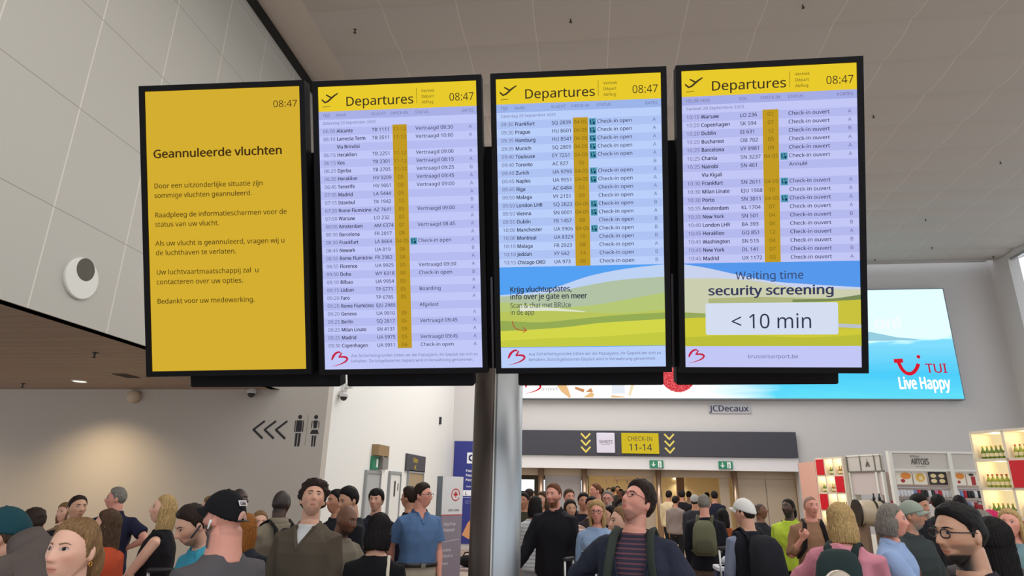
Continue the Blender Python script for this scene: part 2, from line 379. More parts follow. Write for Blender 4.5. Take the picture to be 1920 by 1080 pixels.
# ------------------------------------------------------------------ restroom wall
def decal(mb, x0, z0, pts, y, m): mb.quad([(x0+a, y, z0+b) for a, b in pts], m)
ink = mat('sign_ink', (34, 30, 32), 0.6)
r = empty('restroom_sign', (-4.9, YW, 2.62)); tag(r, 'black chevrons and man and woman figures on the beige wall pointing to the restrooms', 'sign')
def strip(mb, pts, wd, y, m, dp=.004):
    for (a, b), (c, d) in zip(pts[:-1], pts[1:]):
        y -= .0015
        t = np.array([c-a, d-b], float); t /= np.linalg.norm(t); nn = np.array([-t[1], t[0]])*wd/2; t = t*wd*0.3
        mb.quad([(a-nn[0]-t[0], y, b-nn[1]-t[1]), (c-nn[0]+t[0], y, d-nn[1]+t[1]), (c+nn[0]+t[0], y, d+nn[1]+t[1]), (a+nn[0]-t[0], y, b+nn[1]-t[1])], m)
for k in range(3):
    mb = MB(); x = -0.57+k*.195
    strip(mb, [(x+.17, .135), (x, 0.0), (x+.17, -.135)], .034, -.004, ink); mb.build('chevron', None, r)
def pict(x, woman):
    mb = MB(); c = [(x+.034*math.cos(a*math.pi/10), .21+.034*math.sin(a*math.pi/10)) for a in range(20)]
    P = lambda pts: mb.quad([(x+a, -.004, b) for a, b in pts], ink)
    mb.quad([(a, -.004, b) for a, b in c], ink)
    if not woman:
        P([(-.05, -.03), (.05, -.03), (.05, .155), (-.05, .155)])
        for s in (-1, 1):
            P([(s*.062, -.03), (s*.078, -.03), (s*.075, .15), (s*.06, .155)][::1]); P([(s*.008, -.26), (s*.042, -.26), (s*.048, -.05), (s*.006, -.05)])
    else:
        P([(-.026, .03), (.026, .03), (.04, .155), (-.04, .155)]); P([(-.075, -.06), (.075, -.06), (.05, .005), (-.05, .005)])
        for s in (-1, 1):
            P([(s*.058, .03), (s*.07, .03), (s*.066, .14), (s*.052, .145)]); P([(s*.008, -.26), (s*.032, -.26), (s*.038, -.085), (s*.006, -.085)])
    mb.build('woman_figure' if woman else 'man_figure', None, r)
pict(.21, False); pict(.485, True)
MB().box(.345, .350, -.006, -.001, -.24, .24, mat('thin_line', (150, 140, 120), .6)).build('divider_line', None, r)
r = empty('alarm_bell', (-7.69, YW, 3.15)); tag(r, 'round beige alarm bell at the top of the restroom wall', 'alarm')
ry = lambda y, q: [(q*math.cos(2*math.pi*k/28), y, q*math.sin(2*math.pi*k/28)) for k in range(28)]
v, f = loft([ry(0, .10), ry(-.05, .115), ry(-.10, .10), ry(-.12, .05)]); link_mesh('gong', v, f, mat('alarm_beige', (196, 178, 155), .5), r, None, True)
MB().box(-.05, .05, -.045, -.001, -.05, .05, DARKM).build('base', None, r)
def dome_cam(p, face, label, white=True):
    r = empty('dome_camera', p, face); tag(r, label, 'camera')
    c = mat('camera_white', (205, 203, 198), .45)
    MB().box(-.05, .05, -.10, 0.0, .03, .09, c).build('bracket', None, r)
    v, f = tube([(0, -.09, .05), (0, -.09, .0)], [.07, .075], 20); link_mesh('housing', v, f, c, r)
    rr = [[(q*math.cos(2*math.pi*k/20), -.09+q*math.sin(2*math.pi*k/20), z) for k in range(20)] for z, q in ((0, .06), (-.03, .055), (-.055, .035), (-.065, .01))]
    v, f = loft(rr); link_mesh('dome', v, f, mat('camera_dome', (44, 40, 40), .15), r, None, True)
dome_cam((-5.55, YW, 3.2), 0, 'small dome camera high on the restroom wall under the soffit end')
dome_cam((XL, 10.45, 3.22), R(90), 'white dome camera on the bright side wall just past the restroom corner')
r = empty('wall_bracket', (XL, 10.62, 3.5)); tag(r, 'pale wall bracket above the dome camera, seen through the gap under the screens', 'bracket')
MB().box(0.001, .05, -.1, .1, -.16, .2, mat('bracket_white', (214, 214, 210), .5)).build('back_plate', None, r); MB().box(.05, .16, -.05, .05, -.1, -.03, mat('bracket_white', (214, 214, 210), .5)).build('arm', None, r)

# ------------------------------------------------------------------ side wall: doors and signs
def side_door(name, y0, y1, ztop, c, label=None):
    r = empty(name, (XL, (y0+y1)/2, 0)); r['kind'] = 'structure'; h = (y1-y0)/2
    fr = mat('door_frame_grey', (150, 152, 152), .5)
    MB().box(.001, .05, -h-.06, -h, 0, ztop+.06, fr).box(.001, .05, h, h+.06, 0, ztop+.06, fr).box(.001, .05, -h, h, ztop, ztop+.06, fr).build('door_frame', None, r)
    lf = MB().box(.001, .03, -h, h, 0.01, ztop, c).build('door_leaf', None, r)
    MB().box(.03, .075, -h+.1, -h+.13, .98, 1.1, ALU).box(.06, .075, -h+.1, -h+.24, 1.03, 1.06, ALU).build('door_handle', None, lf)
    return r
side_door('door_1', 12.15, 12.95, 2.0, mat('door_grey', (176, 178, 178), .5))
side_door('door_2', 13.65, 14.4, 2.02, mat('door_white', (226, 226, 222), .5))
d3 = side_door('door_3', 15.1, 16.45, 2.08, mat('door_wood', (170, 148, 116), .5))
def wall_panel(name, y0, y1, z0, z1, m, t=.03):
    return MB().box(XL+.001, XL+t, y0, y1, z0, z1, m).build(name)
class SideFlat(Flat):
    """artwork on a face looking along +x: local x runs along +y"""
    def P(s, fx, fy, k): return (s.y+k*s.step, (fx-.5)*s.w, (.5-fy)*s.h)
    def text(s, part, body, fx, fy, cap, m, align='LEFT', bold=0.0, k=3, line=1.0, width=1.0):
        sz = cap*s.h/CAPH; v, f = text_geo(body, sz, align, bold, line, width); x, y, z = s.P(fx, fy, k)
        s.mb(part).add([(x+c, y+a, z+b) for a, b, c in v], f, m)
r = empty('door_notice', (XL+.031, 14.02, 1.78)); tag(r, 'narrow dark notices on the white door of the side wall', 'notice')
MB().box(0, .006, -.05, .05, -.22, .1, mat('notice_dark', (70, 60, 62), .6)).build('paper', None, r); MB().box(0, .006, .22, .27, -.1, .05, mat('notice_dark', (70, 60, 62), .6)).build('paper', None, r)
r = empty('emergency_box', (XL, 12.8, 2.3)); tag(r, 'brown and grey alarm box with a green exit sign above the grey door', 'alarm box')
MB().box(.001, .14, -.40, .30, .05, .26, mat('brown_box', (150, 122, 84), .5)).build('upper_box', None, r)
gs = MB().box(.001, .05, -.43, -.05, -.22, .03, mat('exit_green', (36, 128, 92), .5)).build('exit_panel', None, r)
sf = SideFlat(.38, .25, .051); sf.text('pictogram', '↓', .25, .8, .5, mat('sign_white', (225, 228, 224), .5), 'CENTER', .02); wsg = mat('sign_white', (225, 228, 224), .5)
sf = SideFlat(.38, .25, .051); sf.stroke('pictogram', [(.25, .2), (.25, .8)], .12, wsg); sf.stroke('pictogram', [(.12, .5), (.25, .8), (.38, .5)], .1, wsg); sf.rect('pictogram', .58, .18, .88, .82, wsg, 2)
for o in sf.build(gs).values(): o.location = (0, -.24, -.095)
MB().box(.001, .12, 0.0, .36, -.2, .03, mat('box_grey', (138, 134, 130), .5)).build('siren', None, r); MB().box(.001, .05, .42, .56, -.18, .06, mat('box_dark', (60, 58, 56), .5)).build('call_point', None, r)
r = empty('door_sign', (XL, 15.68, 2.31)); tag(r, 'dark grey sign with yellow lettering above the wooden door', 'sign')
pn = MB().box(.001, .05, -.87, .87, -.19, .20, mat('sign_grey', (70, 70, 74), .5)).build('panel', None, r)
sf = SideFlat(1.74, .39, .051); ylw = mat('sign_yellow', (214, 186, 52), .5); sf.text('lettering', 'Toilets', .30, .45, .26, ylw, 'LEFT', .02); sf.text('lettering', 'WC', .38, .86, .24, ylw, 'LEFT', .02)
sf.build(pn)
r = empty('wall_slot', (XL, 18.1, 3.6)); tag(r, 'small dark upright fitting high on the bright side wall', 'wall fitting')
MB().box(.001, .05, -.06, .06, -.1, .1, DARKM).build('body', None, r); MB().box(.05, .056, -.03, .03, -.07, .05, mat('fitting_grey', (110, 108, 106), .5)).build('window', None, r)

# ------------------------------------------------------------------ back wall: blue board, sign band, light box
WHT = mat('print_white', (235, 236, 240), .5)
r = empty('information_board', (-3.55, YB-.03, 1.66)); tag(r, 'tall dark blue board with white lettering behind the steel column', 'board')
brd = MB().box(-.62, .62, 0, .029, -1.5, 1.5, mat('board_blue', (40, 48, 128), .45)).build('panel', None, r)
F = Flat(1.24, 3.0, -.0005)
F.rect('lettering', .34, .115, .62, .225, WHT, 1); F.stroke('lettering', [(.46, .14), (.40, .155), (.40, .185), (.46, .20)], .02, mat('board_ink', (30, 34, 80), .5), 2)
for k, s in enumerate(('Passengers', 'Passagers', 'Passagiers')): F.text('lettering', s, .32, .31+k*.045, .024, WHT, 'LEFT', .02)
F.text('lettering', 'departures', .34, .46, .016, WHT); F.rect('lettering', .27, .49, .5, .545, WHT, 1); F.text('lettering', 'L', .32, .535, .03, mat('board_ink', (30, 34, 80), .5), 'LEFT', .02)
F.rect('lettering', .0, .558, 1, .565, mat('board_line', (150, 156, 190), .5), 1)
F.text('lettering', 'all other\nflights here', .33, .60, .011, mat('board_line', (150, 156, 190), .5)); F.build(brd)
F = Flat(1.24, 3.0, -.0005); F.poly('arm_picture', [(.28, .92), (.42, .80), (.62, .72), (.85, .74), (.85, .93), (.45, .955)], mat('print_skin', (214, 152, 100), .5), 1); F.build(brd)

band = empty('checkin_sign', (1.6, YB-.06, 3.14)); tag(band, 'long dark sign band with yellow CHECK-IN 11-14 panel above the passage', 'sign')
MB().box(-4.5, 4.53, -.08, 0.0, -.365, .37, mat('band_dark', (58, 57, 66), .5)).build('band', None, band)
def chev3(x):
    mb = MB()
    for k in range(3): strip(mb, [(x-.13, .27-k*.2), (x, .13-k*.2), (x+.13, .27-k*.2)], .05, -.084, mat('chevron_yellow', (222, 202, 96), .5))
    mb.build('chevron', None, band)
chev3(-1.66); chev3(.85)
wp = MB().bbox(-1.33, -.78, -.13, -.082, -.30, .30, .015, mat('sign_lilac', (212, 206, 222), .4)).build('white_panel', None, band)
F = Flat(.55, .6, -.131); F.text('lettering', 'SKYKITZ', .14, .52, .15, mat('sign_ink2', (90, 86, 96), .5), 'LEFT', .01, tw=.72); F.text('lettering', 'check-in here', .5, .60, .05, mat('sign_ink2', (90, 86, 96), .5), 'CENTER')
for o in F.build(wp).values(): o.location = (-1.055, 0, 0)
yp = MB().box(-.58, .53, -.13, -.082, -.30, .30, glow('sign_yellow_lit', (216, 190, 44), .92)).build('yellow_panel', None, band)
F = Flat(1.11, .6, -.131); ik = mat('sign_ink3', (52, 46, 34), .6); F.text('lettering', 'CHECK-IN', .5, .38, .21, ik, 'CENTER', 0, width=.93); F.text('lettering', '11-14', .5, .86, .32, ik, 'CENTER', .01)
for o in F.build(yp).values(): o.location = (-.025, 0, 0)
def exit_sign(x, label):
    r = empty('exit_sign', (x, YB-.06, 2.54)); tag(r, label, 'sign', 'green exit signs over the passage')
    p = MB().box(-.20, .20, -.05, 0, -.11, .11, mat('exit_green', (36, 128, 92), .5)).build('panel', None, r)
    F = Flat(.40, .22, -.0505); wm = mat('sign_white', (225, 228, 224), .5)
    F.stroke('pictogram', [(.27, .18), (.27, .78)], .13, wm); F.stroke('pictogram', [(.14, .5), (.27, .8), (.40, .5)], .11, wm, 4)
    F.rect('pictogram', .60, .10, .86, .92, wm, 1)
    F.stroke('pictogram', [(.70, .35), (.76, .55), (.68, .85)], .1, mat('exit_green', (36, 128, 92), .5), 4); F.build(p)
exit_sign(2.04, 'green exit sign over the passage, below the yellow check-in panel'); exit_sign(4.05, 'green exit sign over the right end of the passage')

# the light box: a lit advertisement
BX0, BX1, BZ0, BZ1 = -2.75, 10.95, 4.46, 7.88
bb = empty('billboard', ((BX0+BX1)/2, YB, (BZ0+BZ1)/2)); tag(bb, 'huge glowing seaside advertisement panel on the back wall behind the screens', 'billboard')
bw, bh = BX1-BX0, BZ1-BZ0
MB().box(-bw/2, bw/2, -.22, -.001, -bh/2, bh/2, mat('lightbox_case', (120, 128, 136), .5)).build('case', None, bb)
def sea_mat():
    m = bpy.data.materials.new('lit_seascape'); m.use_nodes = True; nt = m.node_tree; nt.nodes.clear(); L = nt.links.new
    tc = nt.nodes.new('ShaderNodeTexCoord'); sp = nt.nodes.new('ShaderNodeSeparateXYZ'); L(tc.outputs['Object'], sp.inputs[0])
    def ramp(sock, lo, hi, stops):
        mr = nt.nodes.new('ShaderNodeMapRange'); mr.inputs[1].default_value = lo; mr.inputs[2].default_value = hi; L(sock, mr.inputs[0])
        cr = nt.nodes.new('ShaderNodeValToRGB'); e = cr.color_ramp.elements
        while len(e) < len(stops): e.new(0.5)
        for q, (p, c) in zip(e, stops): q.position = p; q.color = lin(c)
        L(mr.outputs[0], cr.inputs[0]); return cr.outputs[0]
    mp = nt.nodes.new('ShaderNodeMapping'); mp.inputs['Scale'].default_value = (0.35, 1, 2.6); n = nt.nodes.new('ShaderNodeTexNoise'); n.inputs['Scale'].default_value = 2.2; n.inputs['Detail'].default_value = 5
    L(tc.outputs['Object'], mp.inputs[0]); L(mp.outputs[0], n.inputs['Vector'])
    ma = nt.nodes.new('ShaderNodeMath'); ma.operation = 'MULTIPLY_ADD'; ma.inputs[1].default_value = 0.5; L(n.outputs['Fac'], ma.inputs[0]); L(sp.outputs['Z'], ma.inputs[2])
    zc = ramp(ma.outputs[0], -bh/2+.25, bh/2+.25, [(0, (92, 208, 232)), (.22, (70, 190, 232)), (.42, (110, 200, 232)), (.50, (120, 205, 235)), (.53, (215, 248, 254)), (1, (212, 244, 252))])
    na = nt.nodes.new('ShaderNodeMath'); na.operation = 'MULTIPLY_ADD'; na.inputs[1].default_value = 1.6; L(n.outputs['Fac'], na.inputs[0]); L(sp.outputs['X'], na.inputs[2])
    xm = ramp(na.outputs[0], -2.0, 5.2, [(0, (255, 255, 255)), (.35, (240, 240, 240)), (.62, (0, 0, 0)), (1, (0, 0, 0))])
    mx = nt.nodes.new('ShaderNodeMix'); mx.data_type = 'RGBA'; mx.inputs[7].default_value = lin((252, 251, 247)); L(xm, mx.inputs[0]); L(zc, mx.inputs[6])
    e = nt.nodes.new('ShaderNodeEmission'); e.inputs[1].default_value = 1.2; o = nt.nodes.new('ShaderNodeOutputMaterial'); L(mx.outputs[2], e.inputs[0]); L(e.outputs[0], o.inputs[0]); return m
face = MB().quad([(-bw/2+.03, -.225, -bh/2+.03), (bw/2-.03, -.225, -bh/2+.03), (bw/2-.03, -.225, bh/2-.03), (-bw/2+.03, -.225, bh/2-.03)], sea_mat()).build('lit_face', None, bb)
F = Flat(bw, bh, -.225, .001)
fx = lambda X: (X-BX0)/bw
fz = lambda Z: (BZ1-Z)/bh
def bpx(px_, py_): p = at(px_, py_, 1, YB-.225); return fx(p[0]), min(.985, fz(p[2]))
RED = glow('logo_red', (214, 30, 48), 1.0)
# red smile logo and lettering
a, b, c, d = bpx(1684, 676), bpx(1693, 702), bpx(1717, 705), bpx(1722, 682)
F.stroke('smile_logo', bez(a, (b[0]-.002, b[1]+.01), (c[0]-.005, c[1]+.03), d, 16), [.03]*16, RED, 1)
a, b = bpx(1676, 677), bpx(1693, 676); F.stroke('smile_logo', [a, b], .035, RED, 2)
c = bpx(1722, 669); F.poly('smile_logo', [(c[0]+.0026*math.cos(t*math.pi/9)*1.5, c[1]+.0026*bw/bh*math.sin(t*math.pi/9)*1.5) for t in range(18)], RED, 1)
c = bpx(1737, 699); F.text('lettering#a', 'TUI', c[0], c[1], .080, glow('logo_red2', (190, 40, 70), 1.0), 'LEFT', .012, tw=bpx(1777, 699)[0]-c[0])
c = bpx(1686, 729); F.text('lettering#b', 'Live Happy', c[0], c[1], .100, glow('print_glow_white', (250, 254, 255), 1.1), 'LEFT', .035, tw=bpx(1783, 729)[0]-c[0])
c = bpx(1640, 616); F.text('lettering#c', 'on!', c[0], c[1], .11, glow('print_faint_white', (232, 240, 248), 1.12), 'LEFT', .04)
c = bpx(1015, 722); F.text('lettering', 'brussels\nairport', c[0], c[1], .034, glow('print_grey', (160, 158, 160), 1.0), 'LEFT', .0, line=.85)
# hills on the horizon
pts = [bpx(x, y) for x, y in ((1560, 636), (1600, 632), (1630, 622), (1650, 626), (1680, 632), (1720, 636), (1720, 638), (1560, 640))]
F.poly('hills', pts, glow('hill_blue', (150, 205, 225), 1.0), 1)
# arms, phone and red straw hat of the picture
TAN = glow('print_tan', (232, 188, 132), 1.05); TAN2 = glow('print_tan_dark', (206, 142, 92), 1.0)
F.stroke('arm', [bpx(1040, 700), bpx(1058, 730), bpx(1069, 748)], [.09, .07, .02], TAN, 1)
F.stroke('hand', [bpx(1078, 727), bpx(1095, 733)], [.02, .03], TAN2, 2); F.poly('hand#b', [bpx(x, y) for x, y in ((1094, 752), (1108, 735), (1114, 738), (1112, 752))], TAN, 1); F.poly('hand#c', [bpx(x, y) for x, y in ((1098, 735), (1108, 727), (1112, 735))], TAN2, 2)
F.poly('hand#d', [bpx(x, y) for x, y in ((1146, 752), (1147, 741), (1172, 744), (1170, 752))], TAN, 1); F.stroke('arm#b', [bpx(1185, 700), bpx(1186, 722), bpx(1180, 742)], [.04, .03, .02], glow('print_pale_tan', (240, 222, 186), 1.05), 1)
F.rect('bag', *bpx(1146, 700), *bpx(1172, 738), glow('print_pale', (226, 232, 240), 1.06), 1)
def speck_red():
    m = bpy.data.materials.new('red_straw'); m.use_nodes = True; nt = m.node_tree; nt.nodes.clear(); L = nt.links.new
    tc = nt.nodes.new('ShaderNodeTexCoord'); n = nt.nodes.new('ShaderNodeTexNoise'); n.inputs['Scale'].default_value = 22
    cr = nt.nodes.new('ShaderNodeValToRGB'); cr.color_ramp.elements[0].position = .42; cr.color_ramp.elements[0].color = lin((206, 40, 56)); cr.color_ramp.elements[1].position = .66; cr.color_ramp.elements[1].color = lin((240, 120, 120))
    e = nt.nodes.new('ShaderNodeEmission'); o = nt.nodes.new('ShaderNodeOutputMaterial'); L(tc.outputs['Object'], n.inputs['Vector']); L(n.outputs['Fac'], cr.inputs[0]); L(cr.outputs[0], e.inputs[0]); L(e.outputs[0], o.inputs[0]); return m
c = bpx(1270, 694); F.poly('red_hat', [(c[0]+.043*math.cos(t*math.pi/32)*(1+.015*math.sin(2.6*t)), c[1]+.2*math.sin(t*math.pi/32)*(1+.015*math.sin(2.6*t))) for t in range(64)], speck_red(), 1)
def red_logo(F, part, x, y, s, m, k=3):
    """the airport's brush-stroke mark: x, y centre, s height (shares of the face)"""
    a = F.h/F.w*s
    q = lambda u, v: (x+u*a, y+v*s)
    F.stroke(part, bez(q(-.62, .1), q(-.5, -.35), q(-.15, -.55), q(.02, -.42), 8), [.02*s*5, .03*s*5, .034*s*5, .03*s*5, .028*s*5, .026*s*5, .022*s*5, .018*s*5], m, k)
    F.stroke(part, bez(q(-.05, -.08), q(.2, -.5), q(.55, -.15), q(.52, .02), 8)[:1]+bez(q(-.10, -.1), q(.0, -.25), q(.12, -.35), q(.08, -.42), 4), .1*s, m, k+1)
    F.stroke(part, bez(q(-.1, -.1), q(.75, -.25), q(.8, .3), q(-.62, .55), 14), [.1*s, .12*s, .13*s, .14*s, .15*s, .15*s, .14*s, .13*s, .12*s, .10*s, .08*s, .06*s, .04*s, .015*s], m, k+2)
c = bpx(1001, 724); red_logo(F, 'airport_logo', c[0], c[1], .125, RED)
F.build(face)
r = empty('operator_plate', (4.32, YB, 4.20)); tag(r, 'small grey operator name plate below the billboard', 'sign')
pn = MB().box(-.62, .62, -.03, 0, -.14, .15, mat('plate_grey', (172, 172, 176), .5)).build('plate', None, r)
F = Flat(1.24, .29, -.0305); F.text('lettering', 'JCDecaux', .03, .76, .60, mat('plate_ink', (44, 40, 70), .5), 'LEFT', .02, tw=.94); F.build(pn)

# ------------------------------------------------------------------ the passage beyond
BE = mat('passage_wall', (206, 190, 158), .6); BE2 = mat('passage_beige', (186, 168, 146), .6)
struct('wall_passage_back', MB().box(-8, 14, 33, 33.2, 0, 3.4, BE))
struct('ceiling_passage', MB().box(-8, 14, YB+.4, 33, 3.0, 3.2, mat('passage_ceiling', (220, 208, 186), .7)))
struct('wall_passage_left', MB().box(-6.2, -6.0, YB+.4, 33, 0, 3.0, BE)); struct('wall_passage_right', MB().box(10.4, 10.6, YB+.4, 33, 0, 3.0, BE))
struct('trim_6', MB().box(PX0, PX1, YB+.45, YB+.7, 2.18, 3.0, BE2))
struct('trim_7', MB().box(-1.35, -.22, YB+.5, YB+.6, 0, 2.4, mat('passage_grey_panel', (170, 164, 162), .5)))
struct('trim_8', MB().box(4.5, PX1, YB+.5, YB+.6, 0, 2.4, BE2).box(5.28, 5.30, YB+.495, YB+.5, 0, 2.4, mat('panel_joint', (120, 108, 96), .6)))
struct('trim_9', MB().box(1.72, 2.0, YB+.5, YB+.62, 0, 2.4, BE2).box(3.95, 4.22, YB+.5, YB+.62, 0, 2.4, BE2).box(3.0, 3.25, YB+3, YB+3.2, 0, 3.0, mat('passage_brown', (128, 104, 90), .6)))
for x, lb in ((-1.46, 'slim steel post at the left end of the passage mouth'), (-.12, 'slim steel post right of the grey panel in the passage mouth'), (2.12, 'slim steel post in the middle of the passage mouth, under an exit sign'), (4.36, 'slim steel post near the right end of the passage mouth')):
    r = empty('steel_post', (x, YB+.32, 0)); tag(r, lb, 'post', 'steel posts in the passage mouth')
    v, f = tube([(0, 0, 0), (0, 0, 2.384)], [.085, .085], 20); link_mesh('shaft', v, f, mat('post_steel', (176, 150, 128), .3, .75), r, None, True)
    v, f = tube([(0, 0, 0), (0, 0, .06)], [.11, .11], 20); link_mesh('base_ring', v, f, STEEL, r)
# windows and a lamp at the end of the passage
w2 = empty('window_2', (-2.6, 32.95, 1.75)); w2['kind'] = 'structure'
MB().box(-2.4, 2.6, -.04, 0, -1.0, .9, mat('dark_frame', (46, 46, 48), .5)).build('window_frame', None, w2)
MB().box(-2.3, -.1, -.06, -.041, -.1, .45, glow('window_daylight', (236, 244, 250), 1.3)).box(.1, 2.5, -.06, -.041, -.1, .45, glow('window_daylight', (236, 244, 250), 1.3)).build('window_pane', None, w2)
r = empty('wall_lamp', (4.35, 32.99, 2.45)); tag(r, 'warm glowing lamp on the end wall of the passage', 'lamp')
MB().box(-.28, .28, -.12, 0, -.05, .12, BE2).build('fitting', None, r); MB().box(-.2, .2, -.10, -.02, -.12, -.051, glow('warm_lamp', (255, 238, 190), 4)).build('tube', None, r)
spot_light('wall_lamp_beam', (4.35, 32.7, 2.3), 40, (1, .85, .55), 130, 1.0)
r = empty('display_shelf', (1.0, 24.5, 2.62)); tag(r, 'pale hanging frame with small shelves in the passage', 'display frame')
MB().box(-.7, .7, -.2, .2, .28, .36, mat('frame_white', (226, 222, 212), .5)).build('top_board', None, r)
for x in (-.35, .05, .42): MB().box(x-.02, x+.02, -.1, .1, -.62, .28, mat('frame_brown', (104, 88, 78), .6)).build('hanger', None, r)
for z in (-.2, -.5): MB().box(-.1, .66, -.12, .12, z, z+.04, mat('frame_brown', (104, 88, 78), .6)).build('shelf', None, r)
MB().box(.95, .98, -.01, .01, -.2, .38, DARKM).build('wire', None, r); MB().box(-.98, -.95, -.01, .01, -.2, .38, DARKM).build('wire', None, r)
# ================================================================== the bank of screens
SH = 1.65; SW = SH*9/16
def pose(x, y, z, yaw, tilt, roll):
    return Matrix.Translation((x, y, z)) @ Matrix.Rotation(R(yaw), 4, 'Z') @ Matrix.Rotation(R(tilt), 4, 'X') @ Matrix.Rotation(R(-roll), 4, 'Y')
POSES = [(-2.089, 3.184, 3.194, 4.29, 18.18, 1.55), (-1.060, 3.258, 3.214, 3.32, 18.38, 1.21), (-0.020, 3.291, 3.224, 2.73, 18.0, 0.88), (1.015, 3.300, 3.224, 0.09, 17.13, -0.29)]
BEZ = mat('display_bezel', (10, 8, 12), 0.7); CASE = mat('display_case', (9, 8, 11), 0.78)
for q in (BEZ, CASE): q.node_tree.nodes['Principled BSDF'].inputs['Specular IOR Level'].default_value = .2
def display(i, label):
    r = empty('departure_screen', mtx=pose(*POSES[i])); tag(r, label, 'screen', 'departure screens on the steel column')
    a, b, t = SW/2, SH/2, .031
    mb = MB().box(-a-t, a+t, .002, .075, -b-t, b+t, CASE)
    for x0, x1, z0, z1 in ((-a-t, -a, -b-t, b+t), (a, a+t, -b-t, b+t), (-a, a, b, b+t), (-a, a, -b-t, -b)): mb.box(x0, x1, -.012, .004, z0, z1, BEZ)
    mb.build('bezel', None, r)
    return r
INK = glow('screen_ink', (54, 52, 84)); INKB = glow('screen_ink_bold', (44, 42, 72)); INKY = glow('screen_ink_on_yellow', (66, 56, 34)); FAINT = glow('screen_faint_ink', (104, 106, 146))
YEL = glow('screen_yellow', (233, 202, 44)); GOLD = glow('screen_gold', (192, 154, 34)); GOLDI = glow('screen_gold_ink', (126, 100, 26)); TEAL = glow('screen_teal', (74, 150, 172)); TEALI = glow('screen_teal_ink', (24, 52, 84))
SRED = glow('screen_red', (196, 36, 66))
LAV = [((194, 200, 248), (182, 188, 240), (168, 176, 230)), ((186, 207, 250), (174, 195, 243), (156, 180, 234)), ((195, 199, 246), (180, 185, 238), (166, 172, 228))]
def column(F, part, items, x, m, align='LEFT', bold=0.0, cap=.0122, y0=.1635, pitch=.0281, width=1.0):
    for i, s in enumerate(items):
        if s: F.text(part, s, x, y0+i*pitch, cap, m, align, bold, 4, 1.0, width)
def board(i, rows, heads, date, end, label, lav):
    r = display(i, label); A, B, C = (glow('screen_lavender', c) for c in lav)
    F = Flat(SW, SH, .0005)
    F.rect('screen', 0, 0, 1, 1, A, 0); face_ = F.build(r)['screen']
    F = Flat(SW, SH, .0005)
    for k in range(0, len(rows), 2): F.rect('row_stripe', 0, .1455+k*.0281, 1, .1455+(k+1)*.0281, B, 1)
    F.rect('header_band', 0, 0, 1, .0875, YEL, 1); F.rect('column_heads', 0, .0875, 1, .1165, C, 1)
    F.rect('checkin_column', .468, .142, .558, end, GOLD, 2)
    F.text('header_band', 'Departures', .172, .0705, .0315, INKY, 'LEFT', .008, 3, tw=.425)
    F.stroke('header_band', [(.625, .018), (.625, .071)], .0012, INKY, 3)
    for k, s in enumerate(('Vertrek', 'Départ', 'Abflug')): F.text('header_band', s, .655, .033+.0195*k, .0098, INKY, 'LEFT', 0, 3)
    F.text('header_band', '08:47', .828, .0665, .0265, INKY, 'LEFT', -.006, 3, tw=.15)
    # take-off pictogram
    F.stroke('header_band', [(.024, .0475), (.043, .056), (.062, .0515), (.098, .0345), (.126, .0245)], [.003, .006, .0062, .0062, .004], INKY, 3)
    F.stroke('header_band', [(.050, .0285), (.088, .041)], [.0045, .006], INKY, 4); F.stroke('header_band', [(.022, .0445), (.042, .054)], .004, INKY, 4); F.stroke('header_band', [(.028, .0715), (.076, .0695)], .0018, INKY, 3)
    for (x, al), s in zip(((.026, 'LEFT'), (.11, 'LEFT'), (.335, 'LEFT'), (.513, 'CENTER'), (.612, 'LEFT'), (.978, 'RIGHT')), heads): F.text('column_heads', s, x, .1065, .0098, FAINT, al, 0, 3)
    F.text('lettering', date, .026, .1335, .0092, FAINT, 'LEFT', 0, 3, tw=.335)
    cols = list(zip(*rows))
    column(F, 'lettering', cols[0], .026, FAINT, 'LEFT', .004); column(F, 'lettering', cols[1], .112, INKB, 'LEFT', .018, width=.92); column(F, 'lettering', cols[2], .337, INK, 'LEFT', .007)
    column(F, 'checkin_column', cols[3], .513, GOLDI, 'CENTER', 0, .0128); column(F, 'lettering', cols[4], .613, INK, 'LEFT', .007, width=1.04); column(F, 'lettering', cols[5], .957, FAINT, 'CENTER')
    for k, s in enumerate(cols[3]):
        if s == '04-05':
            y = .1455+k*.0281; F.rect('status_icon', .566, y+.0015, .606, y+.0255, TEAL, 2); F.stroke('status_icon', [(.574, y+.006), (.574, y+.018), (.584, y+.018)], .003, TEALI, 3); F.rect('status_icon', .588, y+.013, .600, y+.021, TEALI, 3); F.rect('status_icon', .586, y+.005, .592, y+.009, TEALI, 3)
    return r, face_, F
E3 = ('', '', '', '', '', '')
